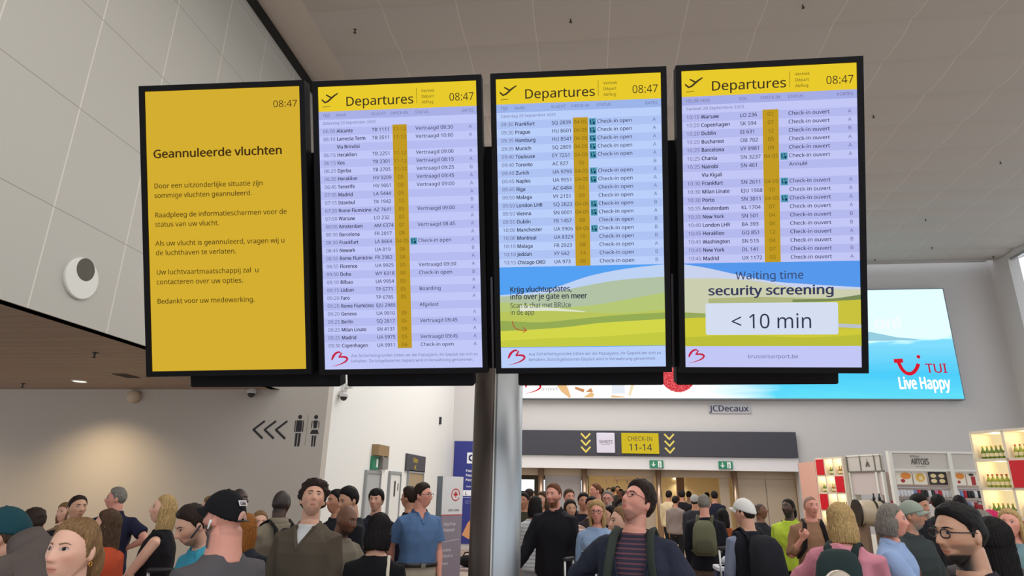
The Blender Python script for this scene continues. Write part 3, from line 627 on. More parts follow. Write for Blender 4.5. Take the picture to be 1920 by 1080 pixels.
D2 = [l.split('|') for l in '''06:00|Alicante|TB 1111|11-12|Vertraagd 08:30|A
06:10|Lamezia Term|TB 3511|11-12|Vertraagd 10:00|A
|Via Brindisi||||
06:15|Heraklion|TB 2251|11-12|Vertraagd 09:00|A
06:15|Kos|TB 2301|11-12|Vertraagd 08:15|A
06:25|Djerba|TB 2705|11-12|Vertraagd 09:25|B
06:35|Heraklion|HV 9209|05|Vertraagd 09:45|A
06:45|Tenerife|HV 9061|05|Vertraagd 09:00|A
07:05|Madrid|LA 5444|09||A
07:15|Istanbul|TK 1942|10||B
07:20|Rome Fiumicino|AZ 7641|05|Vertraagd 09:00|A
07:50|Warsaw|LO 232|07||A
08:00|Amsterdam|AM 6374|07|Vertraagd 08:45|A
08:30|Barcelona|FR 2017|08||A
08:30|Frankfurt|LA 8664|04-05|Check-in open|A
08:45|Newark|UA 819|06||B
08:55|Rome Fiumicino|FR 2982|08||A
08:55|Florence|UA 9925|05|Vertraagd 09:30|A
09:00|Doha|WY 6318|06|Check-in open|B
09:10|Bilbao|UA 9954|05||A
09:15|Lisbon|TP 6771|05|Boarding|A
09:20|Faro|TP 6785|05||A
09:20|Rome Fiumicino|EJU 2985||Afgelast|
09:20|Geneva|UA 9910|09||A
09:25|Berlin|SQ 2817|05|Vertraagd 09:45|A
09:25|Milan Linate|SN 4131|09||A
09:25|Madrid|UA 5975|05|Vertraagd 09:45|A
09:30|Copenhagen|UA 9911|06|Check-in open|A'''.split('\n')]
D3 = [l.split('|') for l in '''09:30|Frankfurt|SQ 2839|04-05|Check-in open|A
09:30|Prague|HU 8601|04-05|Check-in open|A
09:35|Hamburg|HU 8541|04-05|Check-in open|A
09:35|Munich|SQ 2805|04-05|Check-in open|A
09:40|Toulouse|EY 7251|04-05|Check-in open|A
09:40|Toronto|AC 827|10||B
09:40|Zurich|UA 9793|04-05|Check-in open|A
09:45|Naples|UA 9951|04-05|Check-in open|A
09:45|Riga|AC 6484|03|Check-in open|A
09:50|Malaga|VY 2151|09|Check-in open|A
09:50|London LHR|SQ 2823|04-05|Check-in open|B
09:50|Vienna|SN 6001|04-05|Check-in open|A
09:55|Dublin|FR 1457|08|Check-in open|B
10:00|Manchester|UA 9906|04-05|Check-in open|B
10:00|Montreal|UA 8329|10|Check-in open|B
10:10|Malaga|FR 2923|08|Check-in open|A
10:10|Jeddah|XY 642|14|Check-in open|B
10:15|Chicago ORD|UA 973|06|Check-in open|B'''.split('\n')]
D4 = [l.split('|') for l in '''10:15|Warsaw|LO 236|07|Check-in ouvert|A
10:20|Copenhagen|SK 594|07|Check-in ouvert|A
10:20|Dublin|EI 631|12|Check-in ouvert|B
10:20|Bucharest|OB 702|05|Check-in ouvert|A
10:25|Barcelona|VY 8981|09|Check-in ouvert|A
10:25|Chania|SN 3237|04-05|Check-in ouvert|A
10:25|Nairobi|SN 461||Annulé|
|Via Kigali||||
10:30|Frankfurt|SN 2611|04-05|Check-in ouvert|A
10:30|Milan Linate|EJU 1968|10|Check-in ouvert|A
10:30|Porto|SN 3811|04-05|Check-in ouvert|A
10:35|Amsterdam|KL 1704|07|Check-in ouvert|A
10:35|New York|SN 501|04|Check-in ouvert|B
10:40|London LHR|BA 393|06|Check-in ouvert|B
10:45|Heraklion|GQ 851|12|Check-in ouvert|A
10:45|Washington|SN 515|04|Check-in ouvert|B
10:45|New York|DL 141|07|Check-in ouvert|B
10:45|Madrid|UX 1172|03|Check-in ouvert|A'''.split('\n')]
# the yellow notice
r = display(0, 'leftmost hanging screen, all yellow, headed Geannuleerde vluchten')
F = Flat(SW, SH, .0005); F.rect('screen', 0, 0, 1, 1, glow('notice_yellow', (212, 174, 48)), 0); sc = F.build(r)['screen']
F = Flat(SW, SH, .0005); NI = glow('notice_ink', (78, 58, 26)); NB = glow('notice_ink_bold', (70, 50, 22))
F.text('lettering', '08:47', .824, .0715, .0235, NI, 'LEFT', -.006, 2, tw=.152); F.text('lettering', 'Geannuleerde vluchten', .042, .2375, .0285, NB, 'LEFT', .022, 2, tw=.83)
for s, y, tw in (('Door een uitzonderlijke situatie zijn', .346, .70), ('sommige vluchten geannuleerd.', .380, .63), ('Raadpleeg de informatieschermen voor de', .4495, .85), ('status van uw vlucht.', .483, .415),
                 ('Als uw vlucht is geannuleerd, vragen wij u', .551, .835), ('de luchthaven te verlaten.', .585, .52), ('Uw luchtvaartmaatschappij zal  u', .654, .66), ('contacteren over uw opties.', .689, .56), ('Bedankt voor uw medewerking.', .758, .63)):
    F.text('lettering', s, .042, y, .0172, NI, 'LEFT', .007, 2, tw=tw)
F.build(sc)
FT = 'Aus Sicherheitsgründen bitten wir die Passagiere, ihr Gepäck bei sich zu', 'behalten. Zurückgelassenes Gepäck wird in Verwahrung genommen.'
def footer(F):
    red_logo(F, 'airport_logo', .10, .962, .05, SRED, 3)
    F.text('lettering', FT[0], .17, .9575, .0098, FAINT, 'LEFT', 0, 3, tw=.80); F.text('lettering', FT[1], .17, .9765, .0098, FAINT, 'LEFT', 0, 3, tw=.77)
r, sc, F = board(1, D2, ('TIJD', 'NAAR', 'VLUCHT', 'CHECK-IN', 'STATUS', 'GATES'), 'Zaterdag 20 September 2025', .9285, 'second hanging screen from the left, a full list of departures from 06:00', LAV[0]); footer(F); F.build(sc)
r, sc, F = board(2, D3, ('TIJD', 'NAAR', 'VLUCHT', 'CHECK-IN', 'STATUS', 'GATES'), 'Zaterdag 20 September 2025', .651, 'third hanging screen from the left, departures over a green landscape about flight updates', LAV[1]); footer(F)
def layer(F, name, top, bot, c, k):
    F.poly(name, list(bot)+[(x, y) for x, y in reversed(top)], glow('picture_'+name, c), k)
def curve(pts, n=24):
    xs = [p[0] for p in pts]; X = np.linspace(xs[0], xs[-1], n); Y = np.interp(X, xs, [p[1] for p in pts]); Y2 = Y.copy()
    for _ in range(3): Y2[1:-1] = (Y2[:-2]+2*Y2[1:-1]+Y2[2:])/4
    return list(zip(X, Y2))
base = lambda y, n=24: [(x, y) for x in np.linspace(0, 1, n)]
def lay(F, name, pts, c, k, y1=.928): 
    cu = curve(pts); layer(F, name, cu, [(x, y1) for x, _ in cu], c, k)
F.rect('sky', 0, .651, 1, .93, glow('picture_sky', (84, 160, 242)), 1)
for k, (nm, pts, c) in enumerate((('pale_hill', [(0, .7475), (.25, .737), (.36, .722), (.54, .686), (.76, .664), (1, .652)], (190, 210, 244)), ('beige_hill', [(0, .752), (.3, .745), (.5, .722), (.72, .702), (1, .694)], (178, 194, 164)),
        ('green_hill', [(0, .772), (.15, .777), (.35, .795), (.6, .786), (1, .748)], (182, 200, 118)), ('white_streak', [(.12, .782), (.3, .792), (.5, .806), (.52, .808)], (222, 228, 206)), ('far_field', [(0, .806), (.3, .803), (.55, .812), (.75, .818), (1, .806)], (186, 198, 92)),
        ('dark_field', [(0, .836), (.25, .845), (.5, .832), (.72, .822), (1, .816)], (150, 172, 84)), ('lime_field', [(0, .872), (.2, .868), (.4, .862), (.6, .848), (1, .838)], (212, 214, 74)), ('near_field', [(0, .905), (.3, .898), (.6, .896), (1, .882)], (196, 202, 66)))):
    lay(F, nm, pts, c, 2+k, .812 if nm == 'white_streak' else .928)
K = 12
F.text('slogan', 'Krijg vluchtupdates,', .062, .738, .0185, glow('slogan_ink', (52, 58, 72)), 'LEFT', .022, K, tw=.375); F.text('slogan', 'info over je gate en meer', .062, .7625, .0185, glow('slogan_ink', (52, 58, 72)), 'LEFT', .022, K, tw=.47)
F.text('slogan', 'Scan & chat met BRUce', .062, .7925, .0172, glow('slogan_ink2', (70, 76, 74)), 'LEFT', .006, K, tw=.37); F.text('slogan', 'in de app', .062, .816, .0172, glow('slogan_ink2', (70, 76, 74)), 'LEFT', .006, K, tw=.145)
ar = glow('arrow_red', (176, 72, 52)); F.stroke('arrow', bez((.075, .838), (.075, .862), (.105, .873), (.16, .870), 10), .003, ar, K); F.stroke('arrow', [(.138, .860), (.162, .870), (.138, .878)], .003, ar, K+1)
F.build(sc)
r, sc, F = board(3, D4, ('HEURE', 'VERS', 'VOL', 'CHECK-IN', 'STATUS', 'PORTES'), 'Samedi 20 Septembre 2025', .651, 'rightmost hanging screen, departures with a security waiting time of under 10 minutes', LAV[2])
red_logo(F, 'airport_logo', .07, .962, .044, SRED, 3); F.text('lettering', 'brusselsairport.be', .36, .970, .0122, FAINT, 'LEFT', 0, 3, tw=.285)
F.rect('sky', 0, .651, 1, .93, glow('picture_sky2', (86, 152, 236)), 1)
for k, (nm, pts, c) in enumerate((('pale_hill', [(0, .654), (.12, .664), (.28, .688), (.5, .716), (.75, .728), (1, .738)], (200, 210, 238)), ('beige_hill', [(0, .702), (.2, .702), (.42, .712), (.6, .735), (.85, .742), (1, .745)], (204, 206, 176)),
        ('low_hill', [(.14, .770), (.4, .766), (.62, .770), (.86, .774), (1, .765)], (176, 182, 128)), ('dark_hill', [(.62, .776), (.85, .775), (.93, .768), (1, .762)], (120, 138, 88)), ('right_field', [(.55, .785), (.8, .784), (1, .778)], (200, 194, 62)), ('green_band', [(0, .816), (.1, .819), (.2, .822)], (150, 168, 92)), ('lime_field', [(0, .836), (.12, .832), (.3, .842), (.6, .866), (.85, .878), (1, .872)], (206, 202, 60)), ('near_field', [(0, .9), (.3, .893), (.7, .903), (1, .893)], (188, 190, 58)))):
    lay(F, nm, pts, c, 2+k, .930 if nm not in ('green_band',) else .84)
F.stroke('light_band', [(.86, .862), (1, .866)], .012, glow('picture_light_band', (186, 192, 206)), 11)
rr_ = .012
pts = []
for cx, cy, a0 in ((.873-rr_, .892-rr_*.56, 0), (.122+rr_, .892-rr_*.56, 90), (.122+rr_, .786+rr_*.56, 180), (.873-rr_, .786+rr_*.56, 270)):
    for a in range(0, 91, 18): pts.append((cx+rr_*math.cos(R(a0+a)), cy+rr_*.56*math.sin(R(a0+a))))
F.poly('waiting_panel', pts, glow('picture_panel', (212, 222, 240)), 12)
wi = glow('waiting_ink', (56, 62, 92)); F.text('slogan', 'Waiting time', .297, .7075, .0262, wi, 'LEFT', 0, 13, tw=.385); F.text('slogan#b', 'security screening', .138, .759, .030, wi, 'LEFT', .022, 13, tw=.71); F.text('waiting_panel', '< 10 min', .266, .8705, .0475, glow('waiting_ink2', (50, 54, 78)), 'LEFT', 0, 14, tw=.45)
F.build(sc)

# black mounting board and beams behind the screens, on the column
mt = empty('screen_mount', mtx=pose(-.549, 3.261, 3.211, 2.3, 18.6, .63)); tag(mt, 'black mounting board with beams behind the four hanging screens', 'bracket')
MB().box(-1.77, 1.92, .125, .17, -.84, .47, mat('mount_black', (15, 14, 19), .78)).build('back_board', None, mt)
for x0, x1 in ((-1.87, -.925), (-.88, -.11), (.155, 1.00), (1.075, 1.98)):
    MB().bbox(x0, x1, .12, .23, -.945, -.80, .006, mat('mount_black2', (18, 17, 23), .78)).build('beam', None, mt)
for x in (-1.035, .01, 1.052): MB().box(x-.006, x+.006, .09, .124, -.84, -.3, mat('mount_rail', (86, 82, 92), .3, .8)).build('rail', None, mt)
col = empty('steel_column', tuple(at(931, 900, 1, 3.95)*np.array([1, 1, 0]))); tag(col, 'round brushed steel column carrying the four screens', 'column')
rr = .152
for nm, a0, a1, m in (('dark_shell', 92, 268, mat('column_dark_reflection', (84, 74, 69), .42, .8)), ('bright_shell', -88, 88, mat('column_steel', (164, 168, 172), .42, .88))):  # left half carries the steel's dark reflection as its base colour
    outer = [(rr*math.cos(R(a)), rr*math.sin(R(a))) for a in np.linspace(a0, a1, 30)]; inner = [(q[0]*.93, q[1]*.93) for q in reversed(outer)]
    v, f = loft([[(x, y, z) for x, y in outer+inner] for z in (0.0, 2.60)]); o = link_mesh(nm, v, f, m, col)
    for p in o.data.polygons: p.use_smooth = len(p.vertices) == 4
v, f = tube([(0, 0, 0), (0, 0, 2.58)], [.144, .144], 32); link_mesh('core', v, f, mat('column_core', (200, 196, 190), .4, .6), col, None, True)
v, f = tube([(0, 0, 0), (0, 0, .05)], [.20, .19], 32); link_mesh('base_plate', v, f, STEEL, col)
for x in (-.09, .09): MB().box(x-.03, x+.03, -.06, .06, 2.55, 3.0, mat('mount_black', (15, 14, 19), .78)).build('neck_post', None, col)
# ================================================================== people
_tc = bpy.data.collections.new('shaping'); COL.children.link(_tc)
def remesh(parts, voxel, smooth=2):
    """union of closed shapes -> one continuous skin"""
    V, F, k = [], [], 0
    for v, f in parts:
        v = np.asarray(v, float).reshape(-1, 3); V.append(v); F += [tuple(k+j for j in q) for q in f]; k += len(v)
    V = np.vstack(V); me = bpy.data.meshes.new('shape'); me.from_pydata(V.tolist(), [], F); me.update()
    o = bpy.data.objects.new('shape', me); _tc.objects.link(o)
    m = o.modifiers.new('r', 'REMESH'); m.mode = 'VOXEL'; m.voxel_size = voxel; m.adaptivity = 0
    if smooth: s = o.modifiers.new('s', 'SMOOTH'); s.factor = 0.5; s.iterations = smooth
    dg = bpy.context.evaluated_depsgraph_get(); r = bpy.data.meshes.new_from_object(o.evaluated_get(dg))
    bpy.data.objects.remove(o); bpy.data.meshes.remove(me)
    r.polygons.foreach_set('use_smooth', [True]*len(r.polygons)); return r
def coords(me):
    a = np.empty(len(me.vertices)*3); me.vertices.foreach_get('co', a); return a.reshape(-1, 3)
def normals(me):
    a = np.empty(len(me.vertices)*3); me.vertex_normals.foreach_get('vector', a); return a.reshape(-1, 3)
def setco(me, v): me.vertices.foreach_set('co', v.reshape(-1)); me.update()
def wob(p, f, seed):
    r = np.random.default_rng(seed); o = np.zeros(len(p))
    for _ in range(6):
        d = r.normal(size=3); d /= np.linalg.norm(d); o += np.sin(p@d*f*r.uniform(.6, 1.5)+r.uniform(0, 6.28))
    return o/6
def ss(a, b, x): t = np.clip((x-a)/(b-a), 0, 1); return t*t*(3-2*t)
def g(x, s): return np.exp(-(x/s)**2)
HA, HB, HC = .0765, .098, .1175
def head_pts(nu, nv, fem=0.0):
    """head surface in its own space: x right, y forward, z up, centre between crown and chin"""
    th = np.linspace(0.02, math.pi-.02, nv); ph = np.linspace(0, 2*math.pi, nu, endpoint=False)
    T, P = np.meshgrid(th, ph, indexing='ij'); sx = np.sin(T)**.92; x = HA*sx*np.sin(P); y = HB*sx*np.cos(P); z = HC*np.cos(T)
    dirs = np.stack([x/HA, y/HB, z/HC], -1)
    t = np.clip(-z/HC, 0, 1); up = np.clip(z/HC, 0, 1)
    x = x*(1-(.30+.05*fem)*t**1.25)*(1+.03*up); fr = ss(-.2, .5, y/HB); bk = 1-fr
    y = y-0.040*t**1.5*fr*ss(.3, 1, np.abs(x)/(HA*.8)) + bk*.060*t**1.2 + .010*t*fr
    y = y*(1-.04*up)-.006*up*fr*ss(.5, 1, up)
    f = ss(.25, .75, y/HB)*ss(-.1, .5, dirs[..., 1])
    ax = np.abs(x)
    ns = .0075+.0055*ss(.03, -.03, z)
    nose = (.025-.005*fem)*g(x, ns)*ss(.034, -.020, z)*ss(-.036, -.025, z)
    wing = .007*g(ax-.013, .006)*g(z+.024, .008)
    eye = -.011*g(ax-.031, .017)*g(z-.016, .013)+.0065*g(ax-.031, .012)*g(z-.014, .008)
    brow = (.005-.003*fem)*g(z-.036, .009)*ss(.058, .03, ax)
    lips = .0055*g(x, .020)*(g(z+.053, .0055)+1.1*g(z+.065, .006))-.003*g(x, .022)*g(z+.059, .003)
    chin = .007*g(x, .018)*g(z+.098, .014)
    cheek = .004*g(ax-.048, .016)*g(z+.012, .018)-.004*g(ax-.045, .014)*g(z+.055, .02)
    y = y+f*(nose+wing+eye+brow+lips+chin+cheek)
    v = np.stack([x, y, z], -1).reshape(-1, 3); F = []
    for i in range(nv-1):
        for j in range(nu): F.append((i*nu+j, (i+1)*nu+j, (i+1)*nu+(j+1) % nu, i*nu+(j+1) % nu))
    F.append(tuple(range(nu))); F.append(tuple((nv-1)*nu+j for j in range(nu-1, -1, -1)))
    return v, F, dirs.reshape(-1, 3)
def ellips(c, r, n=14, m=9, rot=None):
    v = []; f = []
    for i in range(m):
        t = math.pi*(i+.25)/(m-.5)
        for j in range(n): v.append((r[0]*math.sin(t)*math.cos(2*math.pi*j/n), r[1]*math.sin(t)*math.sin(2*math.pi*j/n), r[2]*math.cos(t)))
    v = np.array(v)
    if rot is not None: v = v@np.array(rot).T
    v = v+np.array(c)
    for i in range(m-1):
        for j in range(n): f.append((i*n+j, (i+1)*n+j, (i+1)*n+(j+1) % n, i*n+(j+1) % n))
    f.append(tuple(range(n))); f.append(tuple((m-1)*n+j for j in range(n-1, -1, -1)))
    return v, f
def rx(a): c, s = math.cos(a), math.sin(a); return np.array([[1, 0, 0], [0, c, -s], [0, s, c]])
def ry(a): c, s = math.cos(a), math.sin(a); return np.array([[c, 0, s], [0, 1, 0], [-s, 0, c]])
def rz(a): c, s = math.cos(a), math.sin(a); return np.array([[c, -s, 0], [s, c, 0], [0, 0, 1]])
SKIN = {'fair': (222, 172, 148), 'light': (212, 160, 134), 'rosy': (216, 150, 130), 'tan': (186, 132, 104), 'olive': (196, 148, 120), 'brown': (122, 82, 62), 'dark': (78, 54, 44)}
HAIR = {'black': (26, 22, 22), 'dark': (46, 34, 28), 'brown': (82, 60, 44), 'light': (136, 104, 70), 'blond': (186, 154, 104), 'auburn': (150, 92, 40), 'ginger': (112, 70, 46), 'grey': (132, 126, 118), 'white': (190, 186, 180)}
def face_colour(v, skin, brow, beard, fem, lashes):
    """complexion by place on the face (v in head space)"""
    sk = np.array(lin(SKIN[skin])[:3]); C = np.tile(sk, (len(v), 1)); x, y, z = v.T; ax = np.abs(x)
    def blend(w, c): nonlocal C; w = np.clip(w, 0, 1)[:, None]; C = C*(1-w)+np.array(c)*w
    fr = ss(.03, .06, y)
    blend(.35*fr*g(ax-.045, .018)*g(z+.02, .02), sk*np.array([1.0, .62, .56])); blend(.35*fr*g(x, .014)*g(z+.02, .012), sk*np.array([1.0, .66, .6]))
    hb = np.array(lin(HAIR[brow])[:3])
    if lashes: blend(.85*fr*ss(.0052, .0028, np.abs(z-(.0335+.09*np.clip(ax-.016, 0, .022)-.16*np.clip(ax-.040, 0, 1))))*ss(.012, .016, ax)*ss(.053, .046, ax), hb*.8+sk*.2)
    lip = sk*np.array([.82, .46, .46]) if skin not in ('brown', 'dark') else sk*np.array([.95, .66, .64])
    blend(.8*fr*ss(.025, .018, ax+np.abs(z+.059)*.9)*ss(.0125, .008, np.abs(z+.059)), lip); blend(.75*fr*ss(.023, .019, ax)*ss(.0022, .0008, np.abs(z+.0585)), sk*.25)
    if beard:
        b = ss(-.022, -.04, z)*ss(-.02, .02, y)*ss(.03, .045, ax+np.clip(-(z+.062), 0, 1)*2+.012*(z > -.05)) + ss(-.068, -.078, z)*ss(.0, .03, y) + .9*ss(.024, .018, ax)*g(z+.043, .006)*fr
        blend(beard[1]*b, hb*.9+sk*.1 if beard[0] is None else np.array(lin(HAIR[beard[0]])[:3]))
    if not lashes: blend(.3*fr*g(ax-.031, .016)*g(z-.003, .006), sk*.6); return C
    # eyes: white, iris, lid line
    w = (ax-.031)/.0145; u = (z-.0145-.05*np.clip(ax-.031, -.02, .02))/.0052
    e = ss(1.15, .85, w*w+u*u)*fr; blend(e, (.44, .39, .36)); blend(fr*ss(.0076, .006, np.hypot(x-np.sign(x)*.031, z-.0148))*ss(1.3, 1.0, np.abs(u)), (.03, .02, .016))
    blend(.9*fr*ss(.0022, .001, np.abs(u*.0052-.0052*np.sqrt(np.clip(1-w*w, 0, 1))-.0004))*ss(1.25, 1.0, np.abs(w)), (.03, .02, .018))
    blend(.3*fr*g(ax-.031, .016)*g(z-.003, .006), sk*.6)
    blend(.8*fr*g(ax-.006, .004)*g(z+.0335, .0028), sk*.3)
    return C
def face_parts(root, H2B, s, hv, skin, brow, fem, kid):
    """eyes and eyebrows lying in the sockets of the head"""
    fr = hv[(hv[:, 1] > .04)]
    def P(x, z, o):
        dd = (fr[:, 0]-x)**2+(fr[:, 2]-z)**2; w = 1/(dd+2e-6)**2; return (x, float((fr[:, 1]*w).sum()/w.sum())+o, z)
    sk = np.array(SKIN[skin], float); wh = mat('eye_white', (182, 170, 164), .5); ir = mat('iris_brown', (40, 27, 21), .8); pu = mat('pupil', (12, 10, 10), .8); ls = mat('lash_dark', (34, 26, 24), .6); ld = mat('eyelid_%s' % skin, tuple(int(q) for q in sk*np.array([.82, .74, .72])), .6)
    bm_ = mat('eyebrow_%s' % brow, tuple(int(q*.75+sk[k]*.12) for k, q in enumerate(HAIR[brow])), .8)
    for sx in (-1, 1):
        mb = MB(); c = .0315*sx; zc = .0145; n = 11; W = .0150; k = 1.12 if fem or kid else 1.0
        us = np.linspace(-1, 1, n); up = [.0054*k*(1-abs(u)**2.2)+.0006*u for u in us]; lo = [-.0040*k*(1-abs(u)**2.0)+.0006*u for u in us]; X = [c+sx*u*W for u in us]
        def band(a, b, o, m): 
            vs_ = [P(X[i], zc+a[i], o) for i in range(n)]+[P(X[i], zc+b[i], o) for i in range(n)]; mb.add(vs_, [(i, i+1, n+i+1, n+i) for i in range(n-1)], m)
        band(lo, up, .0012, wh)
        for r_, o, m in ((.0060, .0016, ir), (.0028, .0019, pu)):
            pts = []
            for a in np.linspace(0, 2*math.pi, 16, endpoint=False):
                x, z = r_*math.cos(a), .0006+r_*math.sin(a); u = abs(x)/W; z = min(z, .0054*k*(1-u**2.2)); z = max(z, -.0040*k*(1-u**2)); pts.append(P(c+x, zc+z, o))
            mb.add(pts, [tuple(range(16))], m)
        band(up, [q+(.0016+.0006*fem)*(1-.5*abs(u)) for q, u in zip(up, us)], .0022, ls); band([q+.0014 for q in up], [q+.0040*(1-abs(u)**2) for q, u in zip(up, us)], .0018, ld); band([q-.0009 for q in lo], lo, .0014, ld)
        e = link_mesh('eye', H2B(np.array(mb.v))*s, mb.f, mb.mats, root, mb.m)
        n2 = 9; tt = np.linspace(0, 1, n2); bx = [sx*(.0130+.036*t) for t in tt]; bz = [.0325+.0050*math.sin(min(1, t*1.35)*math.pi/2)-.0075*max(0, t-.62)/.38 for t in tt]; bt = [(.0042-.0008*fem)*(1-.75*t**2.2) for t in tt]
        vs_ = [P(bx[i], bz[i]-bt[i], .0013) for i in range(n2)]+[P(bx[i], bz[i]+bt[i]*.8, .0013) for i in range(n2)]
        link_mesh('eyebrow', H2B(np.array(vs_))*s, [(i, i+1, n2+i+1, n2+i) for i in range(n2-1)], bm_, root)
def hand(wrist, d, nrm, s, curl, side):
    """palm, four unequal bent fingers and a thumb from the side of the palm"""
    d = d/np.linalg.norm(d); nrm = nrm-d*np.dot(nrm, d); nrm = nrm/np.linalg.norm(nrm); w = np.cross(d, nrm)*side; P = []
    o = wrist+d*.012*s
    P.append(tube([o-d*.03*s, o+d*.01*s, o+d*.045*s, o+d*.088*s], [(.022*s, .024*s), (.017*s, .030*s), (.0155*s, .040*s), (.0125*s, .040*s)], 12, nrm, True))
    for k, (q, L, r) in enumerate(((.030, .072, .0088), (.010, .080, .0092), (-.010, .075, .0088), (-.029, .058, .0078))):
        b = o+d*.084*s+w*q*s; pts = [b-d*.02*s, b]; a = 0.0; p = b
        for j, l in enumerate((.45, .32, .23)):
            a += curl*(.5, .9, .6)[j]*(1+.10*k); dd = d*math.cos(a)+nrm*math.sin(a)+w*q*.6; p = p+dd*L*l*s; pts.append(p)
        P.append(tube(pts, [r*s, r*s, r*.95*s, r*.88*s, r*.72*s], 8, None, True))
    b = o+d*.022*s+w*.026*s; t1 = b+(d*.55+w*.75+nrm*.35)*.036*s; t2 = t1+(d*.8+w*.25+nrm*(.35+.3*curl))*.032*s; t3 = t2+(d*.85-w*.05+nrm*(.3+.4*curl))*.024*s
    P.append(tube([b-w*.012*s, b, t1, t2, t3], [.014*s, .0135*s, .0115*s, .010*s, .008*s], 8, None, True)); return P
ARM = {'down': ((.10, -.02, -1), (.04, .16, -1), .3), 'relax': ((.16, .05, -1), (-.05, .35, -1), .45), 'hip': ((.80, -.42, -.62), (-.80, .45, -.42), .9), 'hold': ((.10, .12, -1), (-.42, .90, .10), .9),
       'fwd': ((.12, .35, -1), (-.10, 1, -.18), .8), 'pocket': ((.25, -.22, -1), (-.10, .30, -1), .6), 'chin': ((.16, .55, -.75), (-.55, .42, .85), .8), 'strap': ((.28, .12, -1), (-.52, .62, .85), 1.1), 'cross': ((.12, .25, -1), (-1, .38, .05), .7),
       'reach': ((.30, .55, -.7), (.0, .8, -.75), .5), 'back': ((.2, -.5, -.8), (-.2, -.3, -1), .5), 'out': ((.55, .05, -.9), (.35, .25, -1), .5)}
FIT = {}
def person(label, px_, py_, Y, face=0, look=None, ht=None, skin='light', hair=('short', 'dark'), top=((60, 60, 66), 'short'), legs=(40, 42, 52), shoes=(34, 32, 32), arms=('down', 'down'), build=1.0, fem=0.0,
           bend=0.0, nod=0.0, tilt=0.0, beard=None, vox=None, inner=None, inner_sl=0, vneck=None, glasses=None, cap=None, collar=None, extra=None, group='travellers in the departure hall', kid=0.0, wr=1.0, sag=0.0, neck=1.0, hunch=0.0, hem=None):
    """px_, py_: crown of the head in the photograph; Y: how far into the hall the person stands; face/look: 0 towards the viewer, 90 to the right, 180 away"""
    look = face if look is None else look; top_pt = at(px_, py_, 1, Y); d = math.hypot(top_pt[0], Y)
    az = math.degrees(math.atan2(top_pt[0], Y)); face -= az; look -= az   # turns are told from the line of sight
    vox = vox or (.0042 if d < 3.6 else .0058 if d < 5.2 else .0075 if d < 8 else .011 if d < 12 else .018)
    hv = vox
    # ---- frame of the body (a 1.75 m figure, then scaled)
    B = R(bend); hz = .95
    def pose_pts(p):
        p = np.atleast_2d(np.asarray(p, float)).copy(); t = ss(.86, 1.30, p[:, 2]); a = -B*t
        y, z = p[:, 1].copy(), p[:, 2]-hz; p[:, 1] = y*np.cos(a)-z*np.sin(a); p[:, 2] = hz+y*np.sin(a)+z*np.cos(a); return p
    hs = 1.0+.06*kid
    pivot = np.array([0, .0, 1.525]); pv = pose_pts(pivot)[0]+np.array([0, .012*bend/20+hunch*.5, -hunch])
    HR = rz(R(look-face))@rx(R(nod))@ry(R(tilt)); hc = pv+HR@(np.array([0, .022, .110])*hs); H2B = lambda v: v@HR.T*hs+hc
    crown = hc[2]+.118*hs+(.03 if hair[0] == 'curly' else .012)
    s = (ht/crown) if ht else top_pt[2]/crown
    root = empty('person', (top_pt[0], Y, 0), R(face+180)); tag(root, label, 'person', group)
    # shift so that the crown, not the feet, meets the sight line
    off = rz(R(face+180))@(hc*s); root.location = (top_pt[0]-off[0], Y-off[1], 0)
    bw = build; fw_ = 1-.06*fem; sh_w = .174*fw_*(.5+.5*bw)
    def torso(e, z0=.78, top_z=1.50):
        prof = [(.78, .155*bw, .100*bw, -.01), (.88, .178*bw, .118*bw, -.012), (.98, .160*bw*fw_, .110*bw, -.004), (1.08, .150*bw*fw_, .108*bw, .004), (1.20, .163*bw*fw_, .116*bw, .008), (1.30, .176*fw_*(.4+.6*bw), .118*(.5+.5*bw), .006), (1.37, .172*fw_*(.4+.6*bw), .104, 0), (1.415, .140*fw_, .084, -.008), (1.445, .108*fw_, .072, -.012), (1.475, .080, .064, -.008), (1.495, .064, .058, -.002), (1.515, .056, .056, .004)]
        rings = []
        Z = [p[0] for p in prof]
        for z in [z0]+[q for q in Z if z0 < q < top_z]+[top_z]:
            a = np.interp(z, Z, [p[1] for p in prof])+e; b = np.interp(z, Z, [p[2] for p in prof])+e+sag*ss(1.3, .95, z)*.5; y = np.interp(z, Z, [p[3] for p in prof])
            ex = 2.4 if z < 1.44 else 2.0; r = []
            for k in range(28):
                c, q = math.cos(2*math.pi*k/28), math.sin(2*math.pi*k/28); r.append((a*np.sign(c)*abs(c)**(2/ex), y+b*np.sign(q)*abs(q)**(2/ex), z))
            rings.append(pose_pts(r))
        return loft(rings)
    shoulders, wrists, hands, arm_lines = [], [], [], []
    for sd, nm in ((-1, arms[0]), (1, arms[1])):   # first the arm on the person's left... x negative is the left when facing +y
        U, Fd, cu = ARM[nm] if isinstance(nm, str) else nm
        sp = pose_pts([sd*sh_w, -.008, 1.372])[0]; u = np.array([sd*U[0], U[1], U[2]]); u /= np.linalg.norm(u); f = np.array([sd*Fd[0], Fd[1], Fd[2]]); f /= np.linalg.norm(f)
        el = sp+u*.285; wr_ = el+f*.245; arm_lines.append((sp, el, wr_, u, f, sd)); 
        nrm = np.array([-sd*1.0, .25, .0]) if f[2] < -.6 else np.array([0, .1, -1.0]) if f[2] < .5 else np.array([0, -1.0, .2])
        hands += hand(wr_, f, nrm, .98-.1*fem, cu, sd if f[2] < -.6 else sd)
